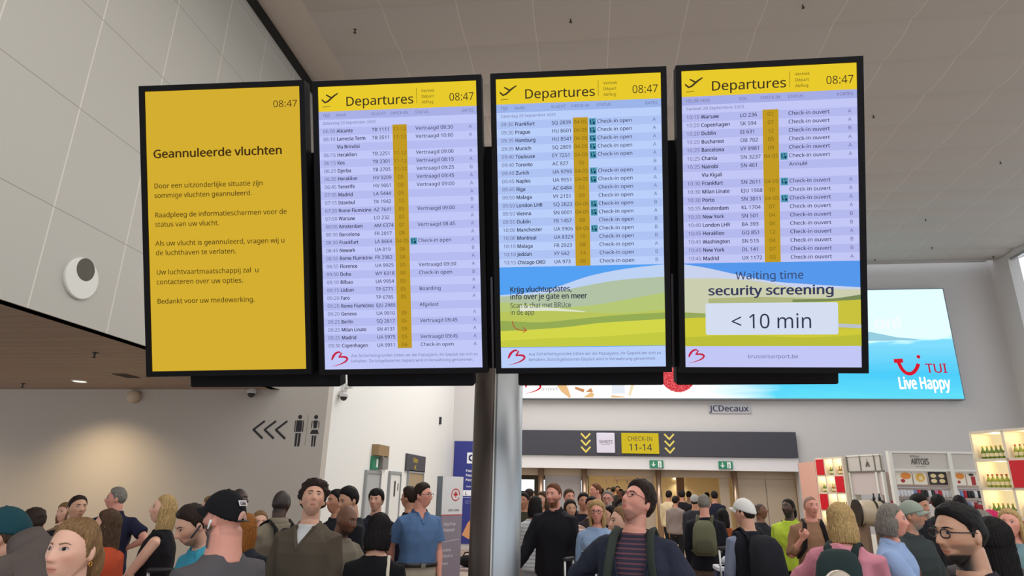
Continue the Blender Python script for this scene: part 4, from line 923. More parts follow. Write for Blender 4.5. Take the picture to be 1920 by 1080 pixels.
    def sleeve(a, e, frac):
        sp, el, w_, u, f, sd = a; inn = pose_pts([sd*.095, -.010, 1.395])[0]
        if frac <= 1: return tube([inn, sp, sp+(el-sp)*frac*.5, sp+(el-sp)*frac], [.046+e, .056*(.4+.6*bw)+e, .055*(.4+.6*bw)+e+.004, .054*(.4+.6*bw)+e+.008], 14, None, False)
        q = frac-1; return tube([inn, sp, sp+(el-sp)*.5, el, el+(w_-el)*.5*q, el+(w_-el)*q], [.046+e, .055*(.4+.6*bw)+e, .051*(.4+.6*bw)+e, .045+e+.003, .040+e+.002, .034+e+.002], 14, None, False)
    def armskin(a):
        sp, el, w_, u, f, sd = a; inn = pose_pts([sd*.095, -.010, 1.395])[0]; k = (.45+.55*bw)*(1-.12*fem)
        return tube([inn, sp, sp+(el-sp)*.35, sp+(el-sp)*.8, el, el+(w_-el)*.25, el+(w_-el)*.7, w_, w_+f*.02], [.046, .052*k, .049*k, .041*k, .039*k, .041*k, .031*k, .0255, .025], 14)
    # ---- body: head, neck, trunk, arms, hands and legs in one continuous skin
    far = d > 12
    nu, nv = (96, 80) if vox < .005 else (72, 60) if vox < .009 else (40, 32)
    hv_, hf_, dirs = head_pts(nu, nv, fem)
    parts = [(H2B(hv_), hf_)]
    for sx in (-1, 1): parts.append(tuple([H2B(ellips((0, 0, 0), (.011, .019, .031), 12, 8, rz(R(-sx*20))@rx(R(10)))[0]+np.array([sx*.0765, -.012, -.004])), ellips((0, 0, 0), (1, 1, 1), 12, 8)[1]]))
    nb = pose_pts([0, -.012, 1.43])[0]; nm_ = pose_pts([0, -.008, 1.50])[0]; nt = H2B(np.array([[0, -.022, -.062]]))[0]; nr = (.059-.010*fem)*neck*(.6+.4*bw)*(1-.15*kid)
    parts.append(tube([nb, nm_, nt, nt+(hc-nt)*.4], [nr*1.15, nr, nr*.98, nr*.8], 18))
    parts.append(torso(0)); parts += [armskin(a) for a in arm_lines]+hands
    def leg(sd, e, z1=.08):
        return tube([(sd*.088*bw, 0, .90), (sd*.092, .012, .70), (sd*.095, .018, .50), (sd*.098, -.005, .32), (sd*.10, -.02, z1)], [.088*bw+e, .078*bw+e, .055+e, .052+e, .036+e*1.6], 16)
    def foot(sd, e): return tube([(sd*.10, -.075, .045), (sd*.10, -.02, .055), (sd*.105, .08, .042), (sd*.11, .155, .032), (sd*.11, .185, .028)], [(.036+e, .034+e), (.04+e, .036+e), (.034+e, .044+e), (.024+e, .042+e), (.016+e, .03+e)], 14, (0, 0, 1), True)
    for sd in (-1, 1): parts += [leg(sd, 0), foot(sd, 0)]
    parts = [(np.asarray(v)*s, f) for v, f in parts]
    me = remesh(parts, hv, 2 if vox < .009 else 1); me.name = 'body'
    v = coords(me); hl = (v/s-hc)@HR/hs
    inh = (np.abs(hl[:, 0]) < .1) & (hl[:, 2] > -.135) & (np.abs(hl[:, 1]) < .14); C = np.tile(np.array(lin(SKIN[skin])[:3]), (len(v), 1))
    C[inh] = face_colour(hl[inh], skin, hair[1] if hair[1] in HAIR else 'dark', beard, fem, d >= 13)
    if hair[0] in ('buzz', 'bald'):
        L = hairline(hl); wgt = ss(-.004, .012, hl[:, 2]-L)*inh*(.75 if hair[0] == 'buzz' else .18); C = C*(1-wgt[:, None])+np.array(lin(HAIR[hair[1]])[:3])*wgt[:, None]
    ca = me.color_attributes.new('Col', 'FLOAT_COLOR', 'POINT'); ca.data.foreach_set('color', np.hstack([C, np.ones((len(C), 1))]).reshape(-1).astype(np.float32))
    me.materials.append(skin_mat()); body = bpy.data.objects.new('body', me); COL.objects.link(body); body.parent = root
    if d < 13: face_parts(root, H2B, s, hv_, skin, hair[1] if hair[1] in HAIR else 'dark', fem, kid)
    # ---- clothes
    cv = max(.0065, vox*1.15)
    def garment(name, parts, c, cut=None, amp=.0075, freq=20, seed=1, sm=3):
        m_ = remesh([(np.asarray(v)*s, f) for v, f in parts], cv, sm); q = coords(m_); n_ = normals(m_); w1 = wob(q*np.array([1, 1, .75]), freq, seed); w2 = wob(q*np.array([1, 1, .6]), freq*1.7, seed+9); fold = .9*w1+1.1*(.25-np.abs(w2))*2; q = q+n_*fold[:, None]*amp*wr*s; setco(m_, q)
        if cut is not None:
            import bmesh as bmh
            bm = bmh.new(); bm.from_mesh(m_); bm.verts.ensure_lookup_table(); kill = cut(q/s); bmh.ops.delete(bm, geom=[bm.verts[i] for i in np.nonzero(kill)[0]], context='VERTS'); bm.to_mesh(m_); bm.free()
        m_.materials.append(c if isinstance(c, bpy.types.Material) else cloth(c)); m_.name = name; o = bpy.data.objects.new(name, m_); COL.objects.link(o); o.parent = root; return o
    seed = abs(hash((px_, py_))) % 1000
    col_, sl = top[0], top[1]; e = top[2] if len(top) > 2 else .012
    tuck = hem is not None; hem = hem or .835
    fr_ = {'short': .72, 'long': 1.97, 'none': 0, 'half': 1.2, 'rolled': 1.55}[sl]
    gp = [torso(e, hem, 1.472)]
    if fr_: gp += [sleeve(a, e*.8, fr_) for a in arm_lines]
    else: gp += [tube([pose_pts([sd*.09, -.006, 1.40])[0], pose_pts([sd*(sh_w-.03), -.008, 1.39])[0]], [.046+e, .046+e], 14) for sd in (-1, 1)]
    cut = None
    if vneck:
        def cut(q):
            qq = q-pose_pts([0, 0, 1.47])[0]; return (q[:, 1] > -.005+.0*q[:, 2]) & (np.abs(q[:, 0]) < vneck[0]*np.clip((q[:, 2]-vneck[1])/(1.47-vneck[1]), 0, 1)) & (q[:, 2] > vneck[1])
    name = top[3] if len(top) > 3 else 'shirt'
    garment(name, gp, col_, cut, seed=seed)
    if vneck:   # turned edges of the open front
        Zp = [1.0, 1.20, 1.30, 1.37, 1.425, 1.47]; 
        for sd in (-1, 1):
            pts = []
            for z in np.linspace(vneck[1]-.01, 1.468, 9):
                x = sd*vneck[0]*max(0, (z-vneck[1])/(1.47-vneck[1])); yf = np.interp(z, [.95, 1.08, 1.20, 1.30, 1.37, 1.415, 1.445, 1.475], [.106*bw, .112*bw, .124*bw, .124*(.5+.5*bw), .104, .076, .060, .056])+e; ax_ = np.interp(z, [.95, 1.2, 1.37, 1.415, 1.445, 1.475], [.16*bw, .163*bw, .172, .140, .108, .080])+e
                pts.append(pose_pts([x, yf*max(.2, 1-(abs(x)/ax_)**2.4)**(1/2.4)-.002, z])[0]*s)
            v_, f_ = tube(pts, [(.006*s, .013*s)]*9, 10, (0, 0, 1), True); link_mesh('lapel', v_, f_, col_ if isinstance(col_, bpy.types.Material) else cloth(col_), root, None, True)
    if inner is not None: garment('undershirt', [torso(.004, .9, 1.478)]+([sleeve(a, .006, inner_sl) for a in arm_lines] if inner_sl else []), inner, None, .0015, seed=seed+3)
    garment('trousers', [torso(.013 if tuck else .003, .77, .972 if tuck else .93)]+[leg(sd, .014, .07) for sd in (-1, 1)], legs, None, .0015, seed=seed+5)
    for sd in (-1, 1): garment('shoe', [foot(sd, .008)], shoes, None, 0)
    if collar:
        m_ = collar[0] if isinstance(collar[0], bpy.types.Material) else cloth(collar[0]); hgt = collar[1]; op = collar[2] if len(collar) > 2 else .5
        V = []; n_ = 30; F_ = []
        for k in range(n_):
            a = op+(2*math.pi-2*op)*k/(n_-1); dx, dy = math.sin(a), math.cos(a)
            for rr_, zz in ((.070, 1.468), (.070, 1.474+hgt), (.077, 1.476+hgt), (.094, 1.458+hgt*.25), (.088, 1.447)):
                y = dy*rr_*.98-.004; V.append(pose_pts([dx*rr_*1.04, y, zz-.035*ss(-.2, 1, dy)-.03*(rr_ > .08)*ss(.6, 1, dy)])[0])
        for k in range(n_-1):
            for j in range(5): F_.append((k*5+j, k*5+(j+1) % 5, (k+1)*5+(j+1) % 5, (k+1)*5+j))
        F_ += [(4, 3, 2, 1, 0), tuple((n_-1)*5+j for j in range(5))]
        link_mesh('collar', [q*s for q in V], F_, m_, root, None, True)
    # ---- hair, cap, glasses
    if hair[0] not in ('bald', 'buzz'): hair_obj(root, hair, H2B, s, nu, nv, fem, seed, cap is not None, vox, dirs, hv_, hf_)
    if cap: cap_obj(root, cap, H2B, s, hv_, hf_, dirs)
    if glasses: glasses_obj(root, glasses, H2B, s)
    info = dict(root=root, s=s, H2B=H2B, pose=pose_pts, arms=arm_lines, sh=sh_w, hc=hc, d=d, bw=bw, e=top[2] if len(top) > 2 else .012)
    if extra: extra(info)
    FIT[label] = info
    return info
def hairline(v):
    yn = np.clip(v[:, 1]/HB, -1.1, 1.15); return np.interp(yn, [-1, -.55, -.32, -.12, .02, .12, .30, .55, .85, 1.1], [-.078, -.070, -.040, .004, .002, -.022, .036, .060, .079, .083])
def hair_obj(root, hair, H2B, s, nu, nv, fem, seed, capped, vox, dirs, v, f):
    st, c = hair[0], hair[1]; opt = hair[2] if len(hair) > 2 else 1.0
    # own finer grid
    nu, nv = (110, 90) if vox < .006 else (72, 56) if vox < .012 else (36, 28)
    v, f, dirs = head_pts(nu, nv, fem); L = hairline(v)+np.where(v[:, 1] > .03, .0, -.010)*(st in ('long', 'bob', 'tied', 'bun', 'fringe'))
    if st == 'fringe': L = L-.034*ss(.5, .9, v[:, 1]/HB)
    if st == 'receding': L = L+.02*ss(.3, .8, v[:, 1]/HB)
    m = ss(-.002, .016+.022*ss(.4, .8, v[:, 1]/HB)*(st not in ('fringe', 'curly')), v[:, 2]-L); up = ss(-.02, .10, v[:, 2])
    T = {'short': (.022, .009), 'receding': (.014, .009), 'crop': (.012, .005), 'curly': (.036, .020), 'tousled': (.034, .013), 'quiff': (.024, .009), 'long': (.020, .012), 'bob': (.022, .014), 'tied': (.016, .010), 'bun': (.018, .012), 'fringe': (.030, .016), 'afro': (.05, .04)}[st]
    th = (T[1]+(T[0]-T[1])*up)*opt*(.42+.58*ss(0, .055, v[:, 2]-L))
    if st == 'quiff': th = th+.010*up*ss(.1, .7, v[:, 1]/HB)*ss(0, .04, v[:, 2]-L)
    if capped: th = np.minimum(th, .008)
    az = np.arctan2(v[:, 0], v[:, 1]); n_ = dirs/np.linalg.norm(dirs, axis=1)[:, None]
    if st in ('curly', 'afro'): th = th+.020*wob(v, 120, seed)*m+.009*wob(v, 300, seed+1)*m
    elif st in ('tousled', 'quiff', 'short', 'fringe'): th = th+.005*wob(v*np.array([1, .5, .7]), 190, seed)*m+.003*wob(v, 380, seed+1)*m
    else: th = th+.0025*np.sin(az*34+6*wob(v, 40, seed))*m+.003*wob(v, 120, seed)*m
    P = v+n_*(th*m-.010*(1-m))[:, None]
    parts = [(H2B(P)*s, f)]; hm = hair_mat(HAIR.get(c, c) if isinstance(c, str) else c)
    if st in ('long', 'bob'):
        Lg = (.34 if st == 'long' else .10)*opt; rings = []; nz = 16
        for k in range(nz):
            t = k/(nz-1); z = .02-t*(Lg+.06); ring = []; a0 = R(62 if st == 'long' else 58); N = 34
            ro = (.089+.010*math.sin(t*math.pi))*(1-.12*t*(st == 'long')); ri = ro-.028-.012*t
            for q in range(N): a = a0+(2*math.pi-2*a0)*q/(N-1); w_ = 1+.03*math.sin(q*2.3+k*.3); ring.append((ro*w_*math.sin(a), -.008+ro*1.10*w_*math.cos(a)-.02*t, z-.015*math.cos(a)+.004*math.sin(q*3.1)))
            for q in range(N-1, -1, -1): a = a0+(2*math.pi-2*a0)*q/(N-1); ring.append((ri*math.sin(a), -.008+ri*1.08*math.cos(a)-.02*t, z))
            rings.append(H2B(np.array(ring))*s)
        parts.append(loft(rings))
    V, F, k = [], [], 0
    for a, b in parts: V += [tuple(q) for q in np.asarray(a).reshape(-1, 3)]; F += [tuple(k+j for j in q) for q in b]; k = len(V)
    if len(parts) > 1 and vox < .012:
        me = remesh(parts, max(.005, vox), 1); me.materials.append(hm); me.name = 'hair'
        q = coords(me); setco(me, q+normals(me)*(.0035*np.sin(np.arctan2(*( ((q/s-H2B(np.zeros((1, 3)))[0])[:, :2]).T))*46+5*wob(q, 18, seed)))[:, None]*s)
        o = bpy.data.objects.new('hair', me); COL.objects.link(o); o.parent = root
    else: o = link_mesh('hair', V, F, hm, root, None, True)
    if st in ('bun', 'tied'):
        pts = [(0, -.085, .03), (0, -.118, .018), (0, -.138, -.02), (0, -.142, -.07), (0, -.135, -.12*opt), (0, -.128, -.17*opt)] if st == 'tied' else [(0, -.10, .03), (0, -.125, .03), (0, -.15, .03)]
        a, b = tube([H2B(np.array([p]))[0]*s for p in pts], [.020*s, .024*s, .030*s, .031*s, .024*s, .010*s] if st == 'tied' else [.03*s, .04*s, .03*s], 14, None, True); link_mesh('ponytail' if st == 'tied' else 'hair_bun', a, b, hm, o, None, True)
def cap_obj(root, cap, H2B, s, v, f, dirs):
    c = cap[0]; m = cloth(c); n_ = dirs/np.linalg.norm(dirs, axis=1)[:, None]; yn = v[:, 1]/HB
    L = np.interp(yn, [-1, 0, 1], [-.012, .020, .046])+(cap[2] if len(cap) > 2 else 0); k = ss(-.004, .004, v[:, 2]-L); th = .016+.012*ss(.0, .1, v[:, 2])*ss(-1, .6, yn)
    P = v+n_*(th*k-.012*(1-k))[:, None]; o = link_mesh('cap', H2B(P)*s, f, m, root, None, True)
    if cap[1]:
        V, F = [], []; N = 15
        for i, r in enumerate((0, .25, .5, .75, 1.0)):
            for lay_ in (0, 1):
                for q in range(N):
                    a = (q/(N-1)-.5)*2; x = a*.076*(1-.12*r); y = math.sqrt(max(0, 1-(a*.86)**2))*(.098+.006)+.066*r*math.sqrt(max(0.02, 1-a*a*.92))-.010; V.append((x, y, .052-.010*r-.020*a*a-.020*r*a*a+lay_*.004+(cap[2] if len(cap) > 2 else 0)))
        w = 2*N
        for i in range(4):
            for q in range(N-1):
                F.append((i*w+q, i*w+q+1, (i+1)*w+q+1, (i+1)*w+q)); F.append((i*w+N+q, (i+1)*w+N+q, (i+1)*w+N+q+1, i*w+N+q+1))
        for q in range(N-1): F.append((4*w+q, 4*w+q+1, 4*w+N+q+1, 4*w+N+q))
        link_mesh('brim', H2B(np.array(V))*s, F, m, o, None, True)
    b = H2B(ellips((0, 0, .1415), (.008, .008, .004), 10, 6)[0])*s; link_mesh('button', b, ellips((0, 0, 0), (1, 1, 1), 10, 6)[1], m, o, None, True)
    return o
def glasses_obj(root, gl, H2B, s):
    c, shape = gl; m = mat('glasses_frame', c, .35); mb = MB()
    for sx in (-1, 1):
        pts = []
        for k in range(21):
            a = 2*math.pi*k/20; pts.append((sx*.0325+.0235*math.cos(a)*(1 if shape == 'round' else (1+.16*abs(math.sin(2*a)))), .101-.10*((.0325+sx*.0235*math.cos(a)*sx)**2)*1.2, .0125+(.0185 if shape == 'round' else .0165)*math.sin(a)*(1 if shape == 'round' else 1+.12*abs(math.sin(2*a)))))
        vv, ff = tube(pts, [.0019 if shape != 'thick' else .0030]*21, 6); mb.add(H2B(np.array(vv))*s, ff, m)
        vv, ff = tube([(sx*.056, .096, .018), (sx*.079, .06, .017), (sx*.0835, .0, .014), (sx*.083, -.02, .0)], [.0024]*4, 6); mb.add(H2B(np.array(vv))*s, ff, m)
    vv, ff = tube([(-.010, .103, .016), (0, .107, .018), (.010, .103, .016)], [.0022]*3, 6); mb.add(H2B(np.array(vv))*s, ff, m)
    mb.build('glasses', None, root, True)
def worn(info, name, shape, m, parent=None, smooth=True):
    v, f = shape; r = info['root']; o = link_mesh(name, np.asarray(v)*info['s'], f, m, parent or r, None, smooth); return o
# ------------------------------------------------------------------ what people wear on their backs
def on_body(info, name, label, cat, group=None):
    r = info['root']; o = empty(name); o.location = r.location; o.rotation_euler = r.rotation_euler; tag(o, label, cat, group); return o
def backpack(info, c, label, c2=None, w=.15, h=(1.02, 1.44), dp=.17, pocket=True, straps=True, strap_c=None, off=.0):
    o = on_body(info, 'backpack', label, 'backpack', 'backpacks on travellers'); P, s, bw = info['pose'], info['s'], info['bw']; m = cloth(c); m2 = cloth(c2 or tuple(int(v*.8) for v in c))
    y0 = -.128*(.5+.5*bw)-.014-off-info['e']; rings = []
    for z, k, q in ((h[0], .80, .55), (h[0]+.03, .98, .92), ((h[0]+h[1])/2-.05, 1.0, 1.0), (h[1]-.10, .92, .80), (h[1]-.03, .72, .55), (h[1], .40, .25)):
        r = []
        for j in range(28):
            a = 2*math.pi*j/28; cc, sn = math.cos(a), math.sin(a); r.append((w*k*np.sign(cc)*abs(cc)**.7, y0-dp*q*(.5-.5*np.sign(sn)*abs(sn)**.7), z))
        rings.append(P(r)*s)
    v, f = loft(rings); link_mesh('bag', v, f, m, o, None, True)
    if pocket:
        rings = []
        for z, k in ((h[0]+.03, .8), (h[0]+.05, 1), (h[0]+.17, .95), (h[0]+.20, .6)):
            rings.append(P([(w*.72*k*np.sign(math.cos(a))*abs(math.cos(a))**.6, y0-dp*.98-.04*k*(.5-.5*np.sign(math.sin(a))*abs(math.sin(a))**.6)+.03, z) for a in np.linspace(0, 2*math.pi, 24, endpoint=False)])*s)
        v, f = loft(rings); link_mesh('front_pocket', v, f, m2, o, None, True)
    if straps: strap_pair(info, o, strap_c or tuple(int(v*.85) for v in c))
    return o
def strap_pair(info, o, c, x=.088):
    P, s, bw, e = info['pose'], info['s'], info['bw'], info['e']+.006
    for sd in (-1, 1):
        pts = [(sd*x*.9, -.128-e, 1.34), (sd*x, -.098-e, 1.435), (sd*x, -.02, 1.462+e), (sd*(x+.004), .066+e*.7, 1.430+e*.7), (sd*(x+.018), .116*(.5+.5*bw)+e, 1.33), (sd*(x+.035), .122*bw+e, 1.20), (sd*(x+.085)*bw, .07+e, 1.09), (sd*.15*bw, -.11-e, 1.06)]
        v, f = tube(P(pts)*s, [(.008*s, .026*s)]*8, 10, (0, 0, 1)); link_mesh('shoulder_strap', v, f, cloth(c), o, None, True)
def crossbody(info, c, label, sd=1, bag=True, wd=.012):
    o = on_body(info, 'shoulder_bag', label, 'bag'); P, s, bw = info['pose'], info['s'], info['bw']
    pts = [(sd*.105, .0, 1.468), (sd*.095, .075, 1.425), (sd*.03, .145*(.5+.5*bw), 1.28), (-sd*.08, .142*bw, 1.10), (-sd*.19*bw, .03, .96), (-sd*.14, -.12*bw, 1.05), (0, -.145*bw, 1.25), (sd*.09, -.105, 1.42), (sd*.105, .0, 1.468)]
    v, f = tube(P(pts)*s, [(.005*s, wd*s)]*9, 8, (0, 0, 1)); link_mesh('strap', v, f, cloth(c), o, None, True)
    q = P([(-sd*.27*bw, .03, .92)])[0]*s; mb = MB().bbox(q[0]-.03, q[0]+.03, q[1]-.11, q[1]+.11, q[2]-.14, q[2]+.05, .015, cloth(c)); mb.build('pouch', None, o, True); return o
def earring(info):
    s, H = info['s'], info['H2B']
    for sx in (-1, 1):
        pts = [np.array([sx*.082, -.010+.008*math.sin(a), -.043+.008*math.cos(a)]) for a in np.linspace(0, 2*math.pi, 13)]
        v, f = tube(H(np.array(pts))*s, [.0022]*13, 6); link_mesh('earring', v, f, mat('gold', (212, 160, 70), .25, 1.0), info['root'], None, True)
def earbud(info, sx=-1):
    v, f = tube(info['H2B'](np.array([(sx*.088, .004, -.008), (sx*.091, .006, -.02), (sx*.089, .012, -.042)]))*info['s'], [.0075, .005, .004], 8, None, True); link_mesh('earbud', v, f, mat('earbud_white', (225, 225, 222), .35), info['root'], None, True)
def boom(info, sx=-1):
    v, f = tube(info['H2B'](np.array([(sx*.088, -.012, .0), (sx*.088, .02, -.02), (sx*.080, .055, -.045)]))*info['s'], [.006, .0055, .006], 8, None, True); link_mesh('headset_boom', v, f, mat('headset_black', (24, 23, 26), .4), info['root'], None, True)
def belt(info, c=(26, 24, 26), z=.965):
    P, s, bw = info['pose'], info['s'], info['bw']; V, F = [], []; n = 36
    for k in range(n):
        a = 2*math.pi*k/n
        for rr_, zz in ((.030, z-.02), (.036, z-.02), (.036, z+.022), (.030, z+.022)): V.append(P([(np.sign(math.cos(a))*abs(math.cos(a))**.85*(.158*bw+rr_), np.sign(math.sin(a))*abs(math.sin(a))**.85*(.110*bw+rr_), zz)])[0]*s)
    for k in range(n):
        for j in range(4): F.append((k*4+j, k*4+(j+1) % 4, ((k+1) % n)*4+(j+1) % 4, ((k+1) % n)*4+j))
    b = link_mesh('belt', V, F, mat('belt_leather', c, .4), info['root'], None, True)
    MB().bbox(-.026*s, .026*s, (.152*bw)*s, (.160*bw)*s, (z-.018)*s, (z+.020)*s, .003, mat('buckle', (150, 146, 140), .3, .9)).build('buckle', None, b)
def cap_back(info):
    """opening, strap and white patch at the back of a baseball cap"""
    s, H = info['s'], info['H2B']; cap_ = [c for c in info['root'].children if c.name.startswith('cap')][0]
    q = lambda a, z, r=1.0: np.array([.0955*r*math.sin(a), -.1165*r*math.cos(a)-.0, z])
    sk = mat('scalp', (196, 150, 132), .6)
    V = [q(0, .034, 1.0+.0)]; arc = [q(.36*math.cos(t), -.002+.045*math.sin(t), 1.03-.10*max(0, math.sin(t))) for t in np.linspace(0, math.pi, 15)]
    link_mesh('cap_opening', H(np.array(V+arc))*s, [(0, i, i+1) for i in range(1, 15)]+[(0, 15, 1)], sk, cap_)
    v, f = tube(H(np.array([q(a, -.003, 1.04) for a in np.linspace(-.44, .44, 9)]))*s, [(.0035*s, .009*s)]*9, 8, (0, 0, 1)); link_mesh('cap_strap', v, f, mat('strap_black', (20, 19, 22), .5), cap_, None, True)
    pts = [q(a, .066-.0*a*a, .945) for a in np.linspace(-.36, .30, 8)]+[q(a, .092, .84) for a in np.linspace(.34, -.40, 8)]
    pt = link_mesh('patch', H(np.array([p*1.02 for p in pts]))*s, [tuple(range(16))], mat('patch_white', (214, 206, 204), .7), cap_)
    v, f = text_geo('OAK', .030, 'LEFT', .03); L = [q((x-.012)/.092*.80-.20, .069+y*.95, .935-.0042*y/.001*.9) for x, y, _ in v]
    link_mesh('patch_lettering', H(np.array([p*1.035 for p in L]))*s, f, mat('patch_ink', (60, 40, 44), .7), cap_)

T = lambda c, sl='short', e=.012, n='shirt': (c, sl, e, n)
BLK = (24, 23, 27); NAVY = (30, 34, 52)
# ------------------------------------------------------------------ the crowd on the left
person('man in a teal cap and grey-brown sweater bending away at the left picture edge', 22, 953, 3.1, face=-135, look=-115, skin='light', hair=('short', 'brown'), cap=((26, 66, 74), True), top=T((92, 82, 78), 'long', .026, 'sweater'), bend=40, nod=-10, hunch=.085, collar=((92, 82, 78), .075, .1), build=1.14, arms=('fwd', 'fwd'), wr=1.8)
person('dark-haired person seen from behind, only the back of the head showing beside the teal cap', 68, 954, 4.6, face=170, hair=('short', 'dark', 1.3), skin='light', top=T((46, 40, 40), 'long'))
person('young man in a black shirt facing out, behind the light-haired woman at the left', 150, 928, 5.7, face=12, look=22, nod=4, skin='olive', hair=('crop', 'dark'), top=T(BLK, 'short'), build=1.1, arms=('relax', 'relax'))
person('fair-haired person half hidden behind the young man in black', 124, 943, 7.3, face=-40, skin='fair', fem=1, hair=('bob', 'light'), top=T((150, 120, 96), 'short'))
person('grey-haired man in a navy polo shirt, back turned, hand on hip', 222, 914, 6.9, face=165, look=-95, skin='rosy', hair=('short', 'grey'), top=T((34, 36, 58), 'short', .016, 'polo_shirt'), collar=((34, 36, 58), .034, .3), arms=('down', 'hip'), build=1.16, legs=(60, 60, 70))
person('blond woman in a sleeveless black top, seen in profile looking left', 312, 927, 5.3, face=-105, look=-92, nod=6, skin='fair', fem=1, hair=('long', 'blond', .55), top=T((20, 18, 22), 'none'), arms=(((.1, .5, -.85), (-.2, -.2, -1), .5), 'cross'), build=1.14, legs=(36, 34, 40))
i6 = person('young woman with light brown hair and gold earring, large in front at lower left', 150, 970, 2.32, face=-70, look=-40, nod=2, skin='fair', fem=1, hair=('tied', 'light', .9), top=T((36, 44, 62), 'long', .02, 'jacket'), collar=((36, 44, 62), .05, .3), arms=('relax', 'relax'), extra=earring)
person('long-haired brunette in an orange-red top, beside the grey-haired man in navy', 206, 956, 4.7, face=-120, look=-100, skin='light', fem=1, hair=('long', 'brown', 1.1), top=T((184, 74, 44), 'short'))
person('dark-haired man in a turquoise shirt looking down, with a headset boom on his cheek', 368, 946, 3.85, face=-60, look=-68, nod=-26, skin='light', hair=('short', 'dark', 1.15), beard=(None, .35), top=T((58, 142, 164), 'short', .018, 'polo_shirt'), collar=((70, 160, 180), .04, .5), bend=9, arms=('hold', 'hold'), extra=boom)
i9 = person('bearded man in a black baseball cap and grey T-shirt, seen from behind in front', 427, 922, 3.15, face=-140, look=-128, nod=2, skin='rosy', hair=('bald', 'dark'), cap=((20, 19, 23), True), beard=('dark', .9), top=T((88, 84, 86), 'short', .016, 'tshirt'), build=1.22, neck=1.3, extra=lambda i: (cap_back(i), earbud(i)))
person('dark-skinned man with a shaved head, mostly hidden behind the black baseball cap', 451, 914, 6.9, face=60, skin='dark', hair=('buzz', 'black'), top=T((52, 50, 54), 'short'))
person('fair-haired person almost hidden left of the black baseball cap', 397, 931, 6.4, face=-100, fem=1, skin='fair', hair=('bob', 'light'), top=T((110, 100, 96), 'short'))
person('woman with thick auburn hair seen from behind, beside the boy with short hair', 466, 962, 5.0, face=170, skin='fair', fem=1, hair=('long', 'auburn', .62), top=T((38, 40, 48), 'short'))
person('boy with short light brown hair peering out between the cap and the brown shirt', 489, 957, 6.1, face=10, skin='fair', hair=('crop', 'light'), kid=.6, top=T((42, 42, 54), 'short'), build=.88)
i12 = person('dark-skinned man in a khaki jacket with a black rucksack strap, back turned', 531, 917, 5.7, face=-150, look=150, skin='dark', hair=('buzz', 'black'), top=T((128, 118, 102), 'long', .028, 'jacket'), collar=((128, 118, 102), .045, .2), build=1.12, wr=1.6)
backpack(i12, (26, 25, 28), 'black rucksack on the man in the khaki jacket', w=.13, dp=.14)
i11 = person('curly-haired young man in a brown overshirt and white T-shirt gazing up at the screens', 591, 897, 4.6, face=-28, look=4, nod=19, tilt=-4, skin='light', hair=('curly', 'dark', 1.05), beard=(None, .16), top=T((84, 74, 62), 'long', .024, 'overshirt'), inner=(208, 206, 204), vneck=(.075, 1.33), collar=((90, 80, 68), .022, .7), build=1.04, arms=('relax', 'relax'), legs=(60, 58, 60), wr=1.5)
person('dark-skinned bald man in khaki with a hand at his mouth, beside the curly-haired man', 652, 945, 5.15, face=45, look=50, nod=-14, skin='brown', hair=('bald', 'black'), beard=('black', .4), top=T((116, 108, 94), 'long', .02, 'jacket'), arms=('chin', 'relax'))
person('dark-haired man in a black jacket looking down to the left, by the side-wall door', 656, 913, 6.2, face=-75, look=-55, nod=-14, skin='olive', hair=('short', 'black', 1.2), top=T((24, 25, 32), 'long', .022, 'jacket'), build=1.1)
person('dark-haired man half hidden behind the man in the black jacket', 632, 918, 6.9, face=-60, skin='tan', hair=('short', 'black'), top=T((30, 32, 40), 'long'))
person('young man with a dark fringe and navy sweatshirt by the white door', 707, 917, 7.4, face=-25, look=-20, skin='light', hair=('fringe', 'black', .9), top=T((34, 36, 52), 'long', .018, 'sweatshirt'), collar=((190, 188, 186), .012, .2))
i17 = person('woman with a short black bob and black top, seen from behind, with a cream strap', 713, 963, 4.5, face=165, skin='light', fem=1, hair=('bob', 'black', .9), top=T((20, 19, 22), 'short', .012), build=1.06)
o17 = on_body(i17, 'shoulder_bag', 'cream-strapped bag on the woman with the black bob', 'bag')
v, f = tube(i17['pose']([(.10, .03, 1.455), (.105, -.03, 1.472), (.125, -.115, 1.36), (.15, -.14, 1.2), (.185, -.10, 1.02)])*i17['s'], [(.005, .011)]*5, 8, (0, 0, 1)); link_mesh('strap', v, f, cloth((206, 196, 178)), o17, None, True)
MB().bbox(.20, .28, -.16, .10, .78, .98, .02, cloth((190, 178, 158))).build('pouch', None, o17, True)
person('man in glasses, blue polo shirt and belted khaki trousers, beside the airline pylon', 794, 906, 7.1, face=22, look=62, skin='rosy', hair=('short', 'dark', 1.1), glasses=((60, 56, 52), 'thin'), top=T((84, 112, 152), 'short', .020, 'polo_shirt'), vneck=(.05, 1.37), collar=((58, 76, 110), .03, .5), arms=('relax', 'back'), build=1.14, legs=(176, 166, 148), extra=belt, hem=.95)
person('dark-haired person in a dark jacket behind the man in the blue polo', 768, 914, 8.1, face=-120, skin='tan', hair=('tousled', 'dark'), top=T((32, 34, 46), 'long', .02, 'jacket'))
